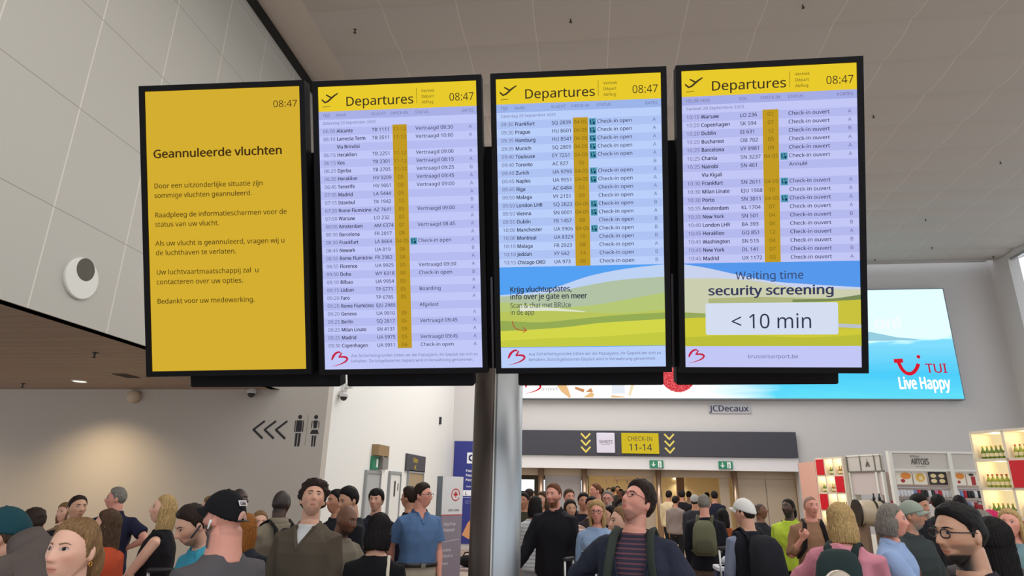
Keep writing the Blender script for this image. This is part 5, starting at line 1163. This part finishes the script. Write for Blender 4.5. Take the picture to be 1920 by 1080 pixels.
# ------------------------------------------------------------------ the middle
person('bearded ginger man in a large black hooded sweater, left of the passage', 1038, 906, 7.6, face=-22, look=-30, skin='rosy', hair=('crop', 'ginger', 1.2), beard=('ginger', .8), top=T((23, 22, 28), 'long', .034, 'hooded_sweater'), collar=((23, 22, 28), .045, .35), build=1.1, arms=('relax', ((.30, .30, -.85), (.35, .5, -.8), .5)), wr=1.5)
person('smiling man in front of the grey passage panel, behind the hooded sweater', 1067, 917, 10.5, face=10, look=20, skin='rosy', hair=('short', 'brown'), top=T((52, 52, 60), 'short'))
person('dark-haired woman at the shoulder of the man in the hooded sweater', 1069, 937, 8.6, face=10, look=18, skin='olive', fem=1, hair=('bob', 'dark'), top=T(striped((168, 130, 116), (214, 202, 194), .05), 'long'), arms=('cross', 'chin'))
person('dark-haired man in a navy shirt beside a slim post', 1094, 924, 9.6, face=5, skin='tan', hair=('short', 'black'), top=T((30, 30, 42), 'short'))
person('man with dark hair, only the top of his head above the blond woman', 1109, 931, 9.0, face=0, skin='tan', hair=('short', 'black'), top=T((50, 40, 44), 'short'))
person('tall ginger man in a dark shirt in the passage mouth', 1117, 906, 11.9, face=-60, look=-70, skin='rosy', hair=('crop', 'ginger'), top=T((34, 36, 50), 'short'))
person('white-bearded man in glasses and dark jacket in the passage mouth', 1139, 919, 10.4, face=-10, nod=-8, skin='rosy', hair=('receding', 'grey'), beard=('white', .9), glasses=((50, 48, 50), 'thin'), top=T((32, 34, 46), 'long', .02, 'jacket'))
i27 = person('blond woman in glasses and a pale blue sweater holding a dark folder', 1119, 939, 7.3, face=-8, skin='rosy', fem=1, hair=('bob', 'blond', 1.35), glasses=((96, 40, 44), 'thick'), top=T((136, 158, 190), 'long', .028, 'sweater'), arms=(((.12, .1, -1), (-.75, .75, .0), .8), ((.12, .1, -1), (-.55, .8, .05), .8)), build=1.04, legs=(62, 72, 98), wr=1.5)
fo = on_body(i27, 'folder', 'dark folder in the hands of the blond woman in pale blue', 'folder')
fm_ = MB().bbox(-.13, .13, .30, .33, 1.00, 1.17, .008, cloth((58, 58, 70))); f_ = fm_.build('cover', None, fo); MB().box(-.12, .12, .298, .332, 1.168, 1.174, mat('paper_white', (220, 220, 216), .7)).build('pages', None, fo)
person('person with dark hair facing left between the blond woman and the boy', 1144, 949, 8.2, face=-60, skin='light', fem=1, hair=('bob', 'black'), top=T((200, 196, 192), 'short'))
person('fair-haired boy in a beige top, in profile, beside the striped-shirt man', 1166, 948, 5.3, face=-80, look=-70, skin='fair', hair=('crop', 'light'), kid=.5, top=T((186, 168, 150), 'long'), build=.9)
stripe = striped((44, 40, 58), (104, 62, 72), .026)
i30 = person('man in glasses, striped shirt and open navy jacket staring up at the screens, front centre', 1193, 902, 4.15, face=-12, look=-44, nod=27, skin='rosy', hair=('tousled', 'dark', 1.0), beard=('dark', .28), glasses=((120, 60, 60), 'round'), top=T((42, 45, 60), 'long', .030, 'jacket'), inner=stripe, vneck=(.125, .95), collar=((42, 40, 48), .02, .9), arms=('out', 'hip'), build=1.06, legs=(44, 46, 58), wr=1.5)
o30 = on_body(i30, 'backpack', 'dark green rucksack with shoulder straps on the man in the striped shirt', 'backpack', 'backpacks on travellers')
strap_pair(i30, o30, (52, 58, 52), .10); v, f = ellips((0, -.275, 1.22), (.15, .10, .2), 20, 12); link_mesh('bag', i30['pose'](v)*i30['s'], f, cloth((46, 52, 46)), o30, None, True)
person('dark-haired person in a white quilted jacket, back turned, beside the hooded sweater', 1004, 931, 8.6, face=160, skin='tan', fem=1, hair=('bob', 'black'), top=T(striped((206, 208, 212), (168, 172, 180), .045), 'long', .03, 'quilted_jacket'), legs=(160, 162, 170))
person('person in a bright orange jacket far back beside the column', 993, 917, 11.5, face=120, skin='tan', hair=('short', 'dark'), top=T((188, 72, 38), 'long', .03, 'jacket'))
person('brown-haired woman close behind the hooded sweater, near the left post', 1018, 922, 9.8, face=-40, fem=1, skin='light', hair=('bob', 'brown'), top=T((70, 60, 54), 'long'))
person('dark-haired person at the column edge, in front of the lit window', 982, 924, 10.3, face=-20, skin='tan', hair=('short', 'black'), top=T((70, 66, 52), 'long'))
i34 = person('balding man in a dark coat with an olive rucksack, walking into the passage', 1319, 926, 9.0, face=175, skin='rosy', hair=('crop', 'grey', .7), top=T((28, 29, 36), 'long', .026, 'coat'), build=1.08, arms=('relax', 'relax'), legs=(96, 82, 74))
backpack(i34, (98, 98, 76), 'olive rucksack on the balding man in the dark coat', w=.15, dp=.2)
for a in ((1254, 920, 18.6, 'traveller in a pale top and dark trousers deep in the passage', (206, 186, 150), 150), (1278, 919, 18.0, 'traveller in a broad black jacket seen from behind in the passage', BLK, 178), (1291, 921, 21.5, 'traveller in beige far down the passage beside the black jacket', (188, 172, 150), 170),
          (1339, 921, 17.6, 'traveller in dark blue seen from behind, right of the brown post', (30, 32, 48), 180), (1302, 928, 13.5, 'traveller with a grey cap just left of the balding man', (44, 44, 50), 170), (1325, 923, 22.0, 'traveller far off before the brown passage post', (120, 96, 84), 175),
          (1266, 930, 16.6, 'traveller in a grey top beside the pale top in the passage', (130, 116, 110), 160)):
    person(a[3], a[0], a[1], a[2], face=a[5], skin='tan', hair=('short', 'black'), top=T(a[4], 'long', .03, 'jacket'), legs=(30, 30, 34), build=1.05, cap=((150, 148, 144), True) if 'cap' in a[3] else None)
i35 = person('dark-haired traveller in a rust-orange coat at the right side of the passage', 1354, 955, 10.2, face=-160, skin='brown', fem=1, hair=('bob', 'black', 1.3), top=T((150, 78, 44), 'long', .03, 'coat'))
for k, a in enumerate(((1141, 914, 24.0), (1150, 912, 25.5), (1158, 911, 24.5), (1164, 917, 21.5), (1172, 921, 19.0), (1099, 918, 22.0), (1128, 915, 23.0))):
    person(('dim figure in the crowd deep in the passage, above the white-bearded man', 'dim figure at the middle of the passage crowd, before the yellow wall', 'dim figure with raised head in the passage crowd, near the tall striped-shirt man', 'dim figure at the front right of the passage crowd', 'dim dark figure close behind the head of the striped-shirt man', 'dim figure before the bright window of the passage', 'dim figure between the two bearded men of the passage')[k], a[0], a[1], a[2], face=(20, 160, 0, -30, 170, 10, 150)[k], skin='brown', hair=('short', 'black'), top=T(((40, 38, 44), (60, 52, 50), (34, 34, 40))[k % 3], 'long', .02))
# ------------------------------------------------------------------ the right
i36 = person('man in a white baseball cap and dark waistcoat, back turned, with a black rucksack', 1394, 936, 6.6, face=-150, look=-115, skin='light', hair=('short', 'dark'), cap=((216, 214, 210), True), top=T((28, 30, 38), 'none', .03, 'waistcoat'), inner=(120, 128, 150), inner_sl=1.97, arms=('relax', 'relax'), build=1.1, legs=(38, 42, 60))
backpack(i36, (30, 30, 36), 'black rucksack on the man in the white cap', w=.16, h=(.95, 1.45), dp=.24)
person('dark-skinned man looking up to the right behind the white cap', 1424, 942, 10.0, face=60, look=70, nod=10, skin='brown', hair=('buzz', 'black'), top=T((40, 40, 46), 'long', .02, 'jacket'))
i38 = person('bearded man in a fluorescent yellow-green sweater with a lanyard', 1476, 935, 9.4, face=-20, look=-35, nod=8, skin='dark', hair=('tied', 'black', .8), beard=('black', .9), top=T((176, 198, 62), 'long', .03, 'sweater'), build=1.12, arms=('pocket', 'pocket'), legs=(22, 22, 26), collar=((176, 198, 62), .03, .2))
crossbody(i38, (28, 30, 30), 'black cross-body bag over the fluorescent sweater', sd=1)
i39 = person('bald man in a tan shirt with a hand on his rucksack strap', 1518, 928, 8.1, face=8, look=25, skin='rosy', hair=('buzz', 'brown'), top=T((144, 108, 84), 'rolled', .022, 'shirt'), collar=((144, 108, 84), .03, .5), arms=('relax', 'strap'), build=1.1)
backpack(i39, (30, 28, 30), 'dark rucksack of the bald man in the tan shirt, its strap in front', w=.13)
i40 = person('woman with blond hair and a pink sweater leaning over, back turned', 1573, 945, 5.0, face=168, look=-165, nod=-6, skin='fair', fem=1, hair=('bob', 'blond', 1.15), top=T((198, 128, 142), 'long', .030, 'sweater'), bend=14, arms=(((.75, .2, -.75), (.35, .35, -.9), .5), 'hold'), build=1.12, wr=1.8)
o40 = backpack(i40, (38, 52, 52), 'dark green rucksack on the woman in pink', w=.15, h=(1.05, 1.42), dp=.13, pocket=False)
v, f = ellips((.02, -.33, 1.13), (.115, .075, .14), 26, 16); o = link_mesh('clear_pocket', i40['pose'](v)*i40['s'], f, mat('clear_plastic', (178, 164, 148), .08), o40, None, True)
i41 = person('grey-haired woman in a light blue shirt reaching forward, in profile to the right', 1668, 944, 5.5, face=80, look=88, skin='rosy', fem=1, hair=('bob', 'grey', .75), top=T((142, 164, 202), 'half', .024, 'shirt'), collar=((150, 170, 206), .03, .4), arms=('hold', 'reach'), build=1.06, wr=1.5)
crossbody(i41, (96, 66, 52), 'brown shoulder bag on the woman in light blue', sd=-1, wd=.02)
person('man in a grey-green cap and dark jacket, arms folded, in profile to the right', 1704, 940, 6.4, face=55, look=85, skin='tan', hair=('short', 'grey'), beard=('grey', .4), cap=((142, 150, 138), True), top=T((52, 58, 58), 'half', .026, 'jacket'), collar=((60, 66, 66), .04, .5), arms=('cross', 'cross'), build=1.12)
person('dark-haired man in black bending beside the red goods of the kiosk', 1720, 927, 8.4, face=40, look=60, nod=-12, skin='tan', hair=('short', 'black', 1.3), top=T((24, 24, 28), 'long', .02, 'jacket'))
i44 = person('dark-haired man in black-rimmed glasses, large in front at the lower right', 1790, 943, 3.05, face=-52, look=-48, nod=-3, skin='olive', hair=('quiff', 'black', .8), beard=('black', .55), glasses=((34, 28, 30), 'thick'), top=T((34, 32, 38), 'long', .018, 'sweater'), collar=((34, 32, 38), .02, .2), arms=('relax', 'relax'))
person('woman with very long black hair close behind the man in glasses', 1856, 973, 3.8, face=-160, look=175, skin='light', fem=1, hair=('long', 'black', 1.3), top=T((30, 27, 30), 'long', .02))
person('grey-haired person whose crown shows behind the man in glasses', 1834, 956, 4.55, face=170, skin='rosy', hair=('crop', 'grey', 1.3), top=T((80, 76, 76), 'long'))
person('person in a pink headscarf between the grey crown and the long-haired blond woman', 1857, 958, 7.3, face=160, skin='light', fem=1, hair=('bob', (206, 44, 96), 1.2), top=T((150, 60, 80), 'long'))
person('woman with long blond hair and a teal shirt at the right picture edge', 1889, 953, 6.2, face=-25, look=-12, skin='rosy', fem=1, hair=('long', 'blond', .7), top=T((112, 140, 146), 'long', .022, 'shirt'), vneck=(.05, 1.34), inner=(190, 160, 150), arms=('hold', 'hold'), build=1.04)
person('dark-haired shopper before the kiosk rail, just left of the striped poster', 1757, 928, 10.6, face=175, skin='tan', hair=('short', 'black', 1.3), top=T((34, 34, 38), 'long'))
person('dark-haired shopper before the kiosk rail, the one nearer the tall lit shelf', 1797, 929, 11.4, face=165, skin='tan', fem=1, hair=('bob', 'black'), top=T((40, 40, 44), 'long'))
bpy.data.collections.remove(_tc)
# ================================================================== kiosk, shelves, pylon, luggage
def along(name, A, B):
    """an Empty on the floor at A whose local x axis runs to B; returns it and the length"""
    return empty(name, (A[0], A[1], 0), math.atan2(B[1]-A[1], B[0]-A[0])), math.hypot(B[0]-A[0], B[1]-A[1])
SHELFW = mat('shelf_white', (222, 210, 190), .5); BACKLIT = glow('backlit_cream', (252, 226, 168), .92); REDP = mat('gloss_red', (206, 16, 34), .3); SHGREY = mat('shelf_grey', (150, 142, 132), .5)
def lathe(prof, n=12):
    return loft([[(r*math.cos(2*math.pi*k/n), r*math.sin(2*math.pi*k/n), z) for k in range(n)] for r, z in prof])
def bottle_proto(c, capc):
    r = empty('bottle'); m = bpy.data.materials.get('bottle_glass_%d' % c[1]) or mat('bottle_glass_%d' % c[1], c, .15)
    v, f = lathe([(.026, 0), (.03, .006), (.03, .085), (.026, .105), (.012, .135), (.011, .16)]); b = link_mesh('glass', v, f, m, r, None, True)
    v, f = lathe([(.013, .158), (.0135, .162), (.0135, .176), (.012, .178)]); link_mesh('cap', v, f, mat('cap_%d' % capc[0], capc, .4), r)
    v, f = lathe([(.0305, .03), (.0308, .032), (.0308, .075), (.0305, .077)]); link_mesh('label', v, f, mat('label_cream', (226, 214, 170), .6), b)
    return r
PROTO = {}
def put_bottle(key, mtx, label, grp):
    c, k = key
    if key not in PROTO: PROTO[key] = bottle_proto(c, k); o = PROTO[key]
    else: o = copy_tree(PROTO[key])
    o.matrix_world = mtx; tag(o, label, 'bottle', grp); return o
def lit_shelf(A, B, cols, rows, cw, ch, top, red, label, stock, items, grp, depth=.34):
    r, L = along('lit_shelf', A, B); tag(r, label, 'shelf')
    z0 = top-rows*ch; t = .018
    mb = MB()
    for c in range(cols+1): mb.box(c*cw-t, c*cw+t, 0, depth, 0, top, SHELFW)
    for k in range(rows+1): mb.box(0, cols*cw, 0, depth, max(0, top-k*ch-t), top-k*ch+t, SHELFW)
    mb.box(0, cols*cw, depth, depth+.03, 0, top, SHGREY); mb.build('carcass', None, r)
    for k in range(rows):
        for c in range(cols):
            x0, x1, z1 = c*cw+t, (c+1)*cw-t, top-k*ch-t; zz = z1-ch+2*t
            if zz < 0.02: continue
            if (k, c) in red: MB().box(x0, x1, -.012, .02, zz, z1, REDP).build('red_panel', None, r)
            else: MB().box(x0, x1, depth-.025, depth-.002, zz, z1, BACKLIT).build('backlight', None, r)
            if (k, c) not in red and (k, c) in items:
                ld = bpy.data.lights.new('shelf_lamp', 'POINT'); ld.energy = 2.2*cw*ch/.17; ld.color = (1, .80, .52); ld.shadow_soft_size = .03; lo = bpy.data.objects.new('shelf_lamp', ld); COL.objects.link(lo); lo.matrix_world = r.matrix_basis @ Matrix.Translation(((x0+x1)/2, depth*.45, z1-.05))
                n = items[(k, c)]
                for j in range(n):
                    key = stock[(k+c) % len(stock)]
                    put_bottle(key, r.matrix_basis @ Matrix.Translation((x0+.05+(x1-x0-.1)*j/max(1, n-1), .10, zz+.001)), grp[1], grp[0])
    return r
G1, G2, A1 = ((96, 124, 40), (206, 176, 60)), ((150, 160, 56), (188, 60, 40)), ((150, 112, 50), (60, 100, 52))
lit_shelf((5.24, 15.8), (5.53, 15.0), 3, 6, .283, .375, 2.55, {(0, 0), (1, 2), (2, 0), (3, 2)}, 'tall lit shelf with cream and red squares by the right end of the passage', (A1, G1), {(0, 1): 3, (0, 2): 3, (1, 0): 3, (1, 1): 3, (2, 1): 3, (2, 2): 3, (3, 0): 3}, ('bottles on the far lit shelf', 'small bottle on the lit cream and red shelf next to the passage'))
r = empty('shelf_side_panel', (5.26, 15.85, 0)); tag(r, 'tall end panel with a painted-in pink glow beside the cream and red shelf', 'panel')
MB().box(-.03, 0, 0, 1.15, 0, 2.5, mat('painted_glow_panel', (224, 172, 154), .5)).build('panel', None, r); MB().box(-.04, .005, 1.15, 1.2, 0, 2.5, mat('panel_edge', (186, 176, 172), .5)).build('edge_post', None, r)  # the red glow from inside is put into the panel's base colour
d = np.array([.30, -.70])/np.hypot(.30, .70)
lit_shelf((5.50, 10.0), (5.50+d[0], 10.0+d[1]), 3, 7, .46, .385, 2.66, {(1, 1), (3, 1), (5, 0), (4, 2)}, 'large lit shelf with bottles and red panels at the right picture edge', (G1, G2), {(0, 0): 6, (0, 1): 6, (1, 0): 6, (2, 0): 6, (2, 1): 6, (3, 0): 6}, ('bottles on the near lit shelf', 'green bottle in a row on the large lit shelf at the right edge'), .40)

# white sales kiosk: open front along x at y = 14, side running back to the left
KW = mat('kiosk_white', (222, 220, 212), .5); KG = mat('kiosk_grey_panel', (196, 190, 182), .5)
k, KL = along('kiosk', (6.10, 14.0), (9.3, 14.0)); tag(k, 'white sales kiosk with a lettered grey fascia, posters and hanging goods', 'kiosk')
MB().box(0, 3.2, .0, .06, 2.29, 2.60, KG).build('fascia', None, k)
fr = MB().box(-.02, 3.2, -.03, .09, 2.60, 2.64, KW).box(-.02, 3.2, -.03, .09, 2.255, 2.29, KW); fr.build('fascia_rail', None, k)
for x in (0, 1.12, 2.2, 3.15): MB().box(x-.035, x+.035, -.035, .085, 0, 2.64, KW).build('post', None, k)
F = Flat(1.1, .31, -.002); KI = mat('kiosk_ink', (92, 86, 80), .6)
F.text('lettering', 'ARTOIS', .5, .70, .36, KI, 'CENTER', .04, width=.62); F.text('lettering', 'STELLA', .42, .26, .12, KI, 'CENTER', .02); F.text('lettering', 'bar and kiosk', .5, .86, .07, KI, 'CENTER')
for o in F.build(k).values(): o.location = (.56, 0, 2.445)
MB().box(.05, 3.2, .75, .8, 0, 2.25, mat('kiosk_back', (206, 184, 172), .6)).build('back_wall', None, k)
MB().bbox(.1, 3.1, .1, .6, 0, .95, .02, KW).build('counter', None, k); MB().box(.06, 3.14, .06, .64, .95, .99, mat('counter_top', (120, 96, 76), .4)).build('counter_top', None, k)
sd, SL = along('kiosk_wing', (5.64, 15.0), (5.99, 14.15)); tag(sd, 'angled side wall of the white kiosk with three fascia panels and glazed openings', 'kiosk')
MB().box(0, SL, 0, .04, 2.26, 2.56, KG).build('fascia', None, sd)
for x in (0.0, .36, .74, SL-.02): MB().box(x-.012, x+.012, -.012, .05, 2.25, 2.58, mat('fascia_joint', (110, 108, 100), .5)).build('joint', None, sd)
MB().box(0, SL, -.012, .05, 2.56, 2.59, KW).box(0, SL, -.012, .05, 2.235, 2.26, mat('fascia_joint', (110, 108, 100), .5)).build('fascia_rail', None, sd)
F = Flat(.36, .3, -.003); F.text('lettering', 'A', .5, .72, .34, KI, 'CENTER', .08); F.text('lettering', 'S', .5, .30, .12, KI, 'CENTER', .02)
for o in F.build(sd).values(): o.location = (.55, 0, 2.41)
for x in (.02, .74, SL-.03): MB().box(x-.02, x+.02, -.01, .06, 0, 2.24, KW).build('post', None, sd)
MB().box(.04, SL-.05, .02, .04, 0, 1.0, KW).build('lower_panel', None, sd); MB().box(.04, SL-.05, .02, .04, 1.78, 2.24, mat('side_panel', (196, 184, 180), .5)).build('upper_panel', None, sd)
# posters above the rail
def poster(x0, x1, label, draw):
    r = empty('poster', (6.10+(x0+x1)/2, 14.09, 2.118)); tag(r, label, 'poster', 'posters in the kiosk'); w, h = x1-x0, .25
    MB().box(-w/2, w/2, 0, .015, -h/2, h/2, mat('poster_board', (236, 228, 212), .5)).build('board', None, r)
    F = Flat(w, h, -.0005); draw(F); F.build(r)
OR, CRM, DK, RD2 = mat('print_orange', (232, 140, 44), .5), mat('print_cream', (236, 214, 160), .5), mat('print_dark', (44, 38, 40), .5), mat('print_red', (170, 34, 40), .5)
blob = lambda cx, cy, a, b, n=18: [(cx+a*math.cos(2*math.pi*q/n), cy+b*math.sin(2*math.pi*q/n)) for q in range(n)]
def pr1(F): F.poly('picture', blob(.62, .34, .34, .26), OR, 1); F.poly('picture', blob(.40, .72, .14, .14), RD2, 2)
def pr2(F): F.poly('picture', blob(.5, .45, .36, .34), mat('print_amber', (226, 176, 70), .5), 1); F.poly('picture', blob(.55, .5, .16, .18), CRM, 2)
def pr3(F): F.rect('picture', 0, 0, 1, 1, DK, 1); [F.poly('picture', blob(.28+.44*i, .3+.4*j, .16, .16), CRM, 2) for i in (0, 1) for j in (0, 1)]
def pr4(F): F.poly('picture', blob(.6, .3, .36, .24), OR, 1); F.rect('picture', 0, 0, .12, 1, DK, 2); F.poly('picture', blob(.45, .75, .13, .12), RD2, 2)
def pr5(F): F.rect('picture', .30, .3, .62, .98, RD2, 1); F.poly('picture', blob(.36, .18, .2, .1), DK, 1)
poster(.10, .40, 'orange and white poster, first from the left above the kiosk rail', pr1); poster(.43, .68, 'amber round-motif poster, second from the left above the kiosk rail', pr2); poster(.71, 1.06, 'dark poster with four cream motifs above the kiosk rail', pr3)
poster(1.17, 1.40, 'orange poster with a dark left edge above the kiosk rail', pr4); poster(1.43, 1.68, 'white poster with a red bar, nearest the large lit shelf', pr5)
r = empty('goods_rail', (6.1, 14.12, 1.93)); tag(r, 'metal rail hung with small goods across the kiosk front', 'rail')
v, f = tube([(.06, 0, 0), (3.1, 0, 0)], [.012, .012], 10); link_mesh('bar', v, f, ALU, r); v, f = tube([(.06, .3, -.22), (3.1, .3, -.22)], [.012, .012], 10); link_mesh('bar', v, f, ALU, r)
def pouch(c, label, grp):
    o = empty('hanging_pouch'); tag(o, label, 'pouch', grp); m = mat('pouch_%d_%d' % c[:2], c, .5)
    v, f = loft([[(a*sx, b*sy, z) for a, b in ((-1, -1), (0, -1.3), (1, -1), (1, 1), (0, 1.3), (-1, 1))] for z, sx, sy in ((-.19, .022, .012), (-.17, .029, .025), (-.08, .029, .022), (-.05, .022, .006))]); link_mesh('packet', v, f, m, o, None, True)
    pts = [(0, .017*math.sin(a), -.012+.017*math.cos(a)) for a in np.linspace(-1.4, 3.1, 10)]+[(0, .002, -.055)]
    v, f = tube(pts, [.0025]*len(pts), 6); link_mesh('hook', v, f, ALU, o); return o
PC = {'white': (214, 214, 218), 'black': (30, 28, 34), 'red': (186, 30, 48), 'blue': (120, 140, 186), 'pink': (206, 120, 150)}
pp = {}
for i in range(26):
    for row in (0, 1):
        nm = ['white', 'white', 'blue', 'white', 'black', 'red', 'white', 'pink', 'black', 'white', 'red', 'black', 'white'][(i*(3+row)+row*5) % 13]
        lab, grp = '%s packet hanging on the %s bar of the kiosk rail' % (nm, ('upper', 'lower')[row]), '%s packets on the %s kiosk bar' % (nm, ('upper', 'lower')[row])
        if nm not in pp: pp[nm] = o = pouch(PC[nm], lab, grp)
        else: o = copy_tree(pp[nm]); tag(o, lab, 'pouch', grp)
        o.location = (6.1+.1+i*.066, 14.12+.3*row, 1.942-.22*row)
for x, z, w_, h_, c, lb in ((.44, 1.52, .13, .22, (190, 36, 46), 'red and white striped bag hanging in the kiosk'), (1.12, 1.50, .12, .2, (64, 62, 66), 'dark bag hanging low in the kiosk, left of two'), (1.40, 1.50, .13, .2, (52, 56, 56), 'dark bag hanging low in the kiosk, right of two'), (1.70, 1.56, .10, .12, (150, 26, 36), 'small dark red bag hanging in the kiosk by the tall lit shelf'), (.82, 1.50, .12, .2, (222, 216, 210), 'white bag hanging low in the kiosk')):
    r = empty('hanging_bag', (6.1+x, 14.30, z)); tag(r, lb, 'bag', 'bags hanging in the kiosk')
    b_ = MB().bbox(-w_, w_, -.05, .05, -h_, h_*.6, .02, mat('bag_%d_%d' % (c[0], c[1]), c, .6)); b_.build('bag', None, r)
    v, f = tube([(-w_*.6, 0, h_*.58), (-w_*.3, 0, h_*1.0), (0, .09, 1.705-z), (w_*.3, 0, h_*1.0), (w_*.6, 0, h_*.58)], [.008]*5, 8); link_mesh('handle', v, f, mat('bag_handle', (60, 54, 54), .6), r)
    if 'striped' in lb: MB().box(-.035, .035, -.053, -.05, -h_*.9, h_*.45, mat('bag_white', (230, 226, 222), .6)).build('stripe', None, r)
# beer barrel used as a display
r = empty('barrel', (5.17, 13.0, 0)); tag(r, 'beige barrel lying on a stand with dark hoops before the kiosk side', 'barrel')
bz, bl = 1.455, .25
prof = [(-bl, .02), (-bl, .205), (-.15, .225), (0, .232), (.15, .225), (bl, .205), (bl, .02)]
v, f = loft([[(x, q*math.cos(2*math.pi*j/36), bz+q*math.sin(2*math.pi*j/36)) for j in range(36)] for x, q in prof]); link_mesh('body', v, f, mat('barrel_beige', (186, 170, 146), .45, .2), r, None, True)
for x in (-.235, .06, .215):
    v, f = loft([[(x+dx, q*math.cos(2*math.pi*j/36), bz+q*math.sin(2*math.pi*j/36)) for j in range(36)] for dx, q in ((-.018, .21), (-.018, .240), (.018, .240), (.018, .21))]); link_mesh('hoop', v, f, mat('hoop_dark', (52, 44, 40), .4, .5), r)
for x in (-.16, .16): MB().box(x-.03, x+.03, -.22, .22, 0, 1.26, mat('stand_wood', (110, 88, 70), .6)).build('stand', None, r)
for x in (.1, .2): v, f = lathe([(.022, bz+.23), (.026, bz+.27), (.012, bz+.30), (.012, bz+.34), (.02, bz+.35)]); link_mesh('tap', [(a+x, b, c) for a, b, c in v], f, DARKM, r, None, True)

# airline pylon
r, PL = along('airline_pylon', (-1.80, 8.0), (-1.60, 8.28)); tag(r, 'white and mauve airline pylon with a red round emblem left of the steel column', 'sign')
MB().box(0, PL, .0, .10, .02, 1.905, mat('pylon_grey', (128, 136, 142), .45)).build('core', None, r); MB().box(-.03, PL+.03, -.1, .2, 0, .02, DARKM).build('foot', None, r)
pn = MB().box(.0, PL, -.012, -.001, 1.45, 1.905, mat('pylon_white', (232, 230, 228), .5)).box(0, PL, -.012, -.001, .05, 1.45, mat('pylon_mauve', (150, 138, 150), .5)).build('face', None, r)
F = Flat(PL, 1.86, -.0125); RDL = mat('emblem_red', (206, 40, 52), .5); PW = mat('pylon_print', (228, 224, 226), .5); PK = mat('pylon_ink', (90, 84, 90), .5)
ring_ = [(.64+.20*math.cos(a), .118+.20*PL/1.86*math.sin(a)*1.0) for a in np.linspace(.5, 6.28+.1, 26)]; F.stroke('emblem', ring_, .007, RDL, 2)
leaf = [(0, -.95), (.16, -.5), (.45, -.62), (.36, -.2), (.8, -.3), (.6, .12), (.25, .3), (.08, .32), (.08, .75), (-.08, .75), (-.08, .32), (-.25, .3), (-.6, .12), (-.8, -.3), (-.36, -.2), (-.45, -.62), (-.16, -.5)]
F.poly('emblem', [(.64+.15*a, .118+.15*b*PL/1.86) for a, b in leaf], RDL, 2)
F.text('lettering', 'AIR LINE', .30, .222, .012, PK, 'LEFT', .01, tw=.55); F.rect('emblem', 0, .243, 1, .249, RDL, 1)
for s_, y in (('Bag Drop', .31), ('baggage', .345), ('Online', .47), ('check-in', .505), ('here', .55)): F.text('lettering', s_, .12, y, .017, PW, 'LEFT', .015)
F.stroke('lettering', [(.1, .41), (.9, .40)], .003, PW, 3)
for o in F.build(pn).values(): o.location = (PL/2, 0, .975)
# low bench with a bag beyond the pylon
r = empty('bench', (-2.15, 12.2, 0)); tag(r, 'low pale bench at the foot of the blue board, left of the steel column', 'bench')
MB().bbox(-.7, .7, -.2, .2, .34, .40, .01, mat('bench_top', (176, 158, 156), .5)).build('seat', None, r)
for x in (-.6, .6): MB().box(x-.03, x+.03, -.18, .18, 0, .34, DARKM).build('leg', None, r)
r = empty('handbag', (-2.2, 12.2, .40)); tag(r, 'black bag lying on the low pale bench', 'bag')
v, f = ellips((0, 0, .10), (.2, .12, .10), 20, 12); link_mesh('bag', v, f, cloth((24, 22, 24)), r, None, True); v, f = tube([(-.1, 0, .17), (-.06, 0, .24), (.06, 0, .25), (.11, 0, .17)], [.012]*4, 8); link_mesh('handle', v, f, cloth((24, 22, 24)), r, None, True)
# suitcases with drawn-out handles
def suitcase(X, Y, zh, rot, c, label, top_c=None):
    r = empty('suitcase', (X, Y, 0), R(rot)); tag(r, label, 'suitcase', 'suitcases in the crowd'); m = mat('shell_%d_%d' % c[:2], c, .4); zt = .70
    MB().bbox(-.21, .21, -.13, .13, .05, zt, .04, m).build('shell', None, r, True)
    mb = MB(); [mb.box(-.16+.08*j-.008, -.16+.08*j+.008, -.134, -.128, .12, zt-.08, mat('shell_rib', tuple(int(v*.7) for v in c), .5)) for j in range(5)]; mb.build('ribs', None, r)
    for x in (-.085, .085): v, f = tube([(x, .10, zt-.02), (x, .10, zh)], [.011, .011], 10); link_mesh('handle_tube', v, f, ALU, r, None, True)
    MB().bbox(-.10, .10, .083, .117, zh-.01, zh+.025, .01, DARKM).build('grip', None, r, True)
    for x in (-.17, .17):
        for y in (-.09, .09): v, f = tube([(x-.012, y, .026), (x+.012, y, .026)], [.026, .026], 14); link_mesh('wheel', v, f, DARKM, r)
    return r
suitcase(-.11, 6.55, 1.13, 64, (70, 52, 62), 'plum suitcase with its handle out, left of two by the blond woman in pale blue')
suitcase(.10, 6.30, 1.14, 62, (52, 56, 74), 'slate suitcase with its handle out, right of two by the blond woman in pale blue')
suitcase(1.50, 7.4, 1.20, 50, (38, 42, 62), 'dark blue suitcase with its silver handle out, beside the man in the white cap')
r = empty('travel_bag', (1.62, 8.0, 0)); tag(r, 'dark trolley bag with a pale top pack between the olive rucksack and the white cap', 'bag')
MB().bbox(-.2, .2, -.14, .14, .05, .98, .04, cloth((34, 40, 66))).build('bag', None, r, True); v, f = ellips((0, 0, 1.03), (.13, .10, .07), 20, 12); link_mesh('top_pack', v, f, cloth((196, 200, 210)), r, None, True); MB().bbox(-.205, .205, -.145, .145, .93, .98, .01, cloth((206, 208, 214))).build('band', None, r)
suitcase(-3.2, 4.75, 1.13, 20, (196, 44, 66), 'bright red suitcase beside the woman in the sleeveless black top')
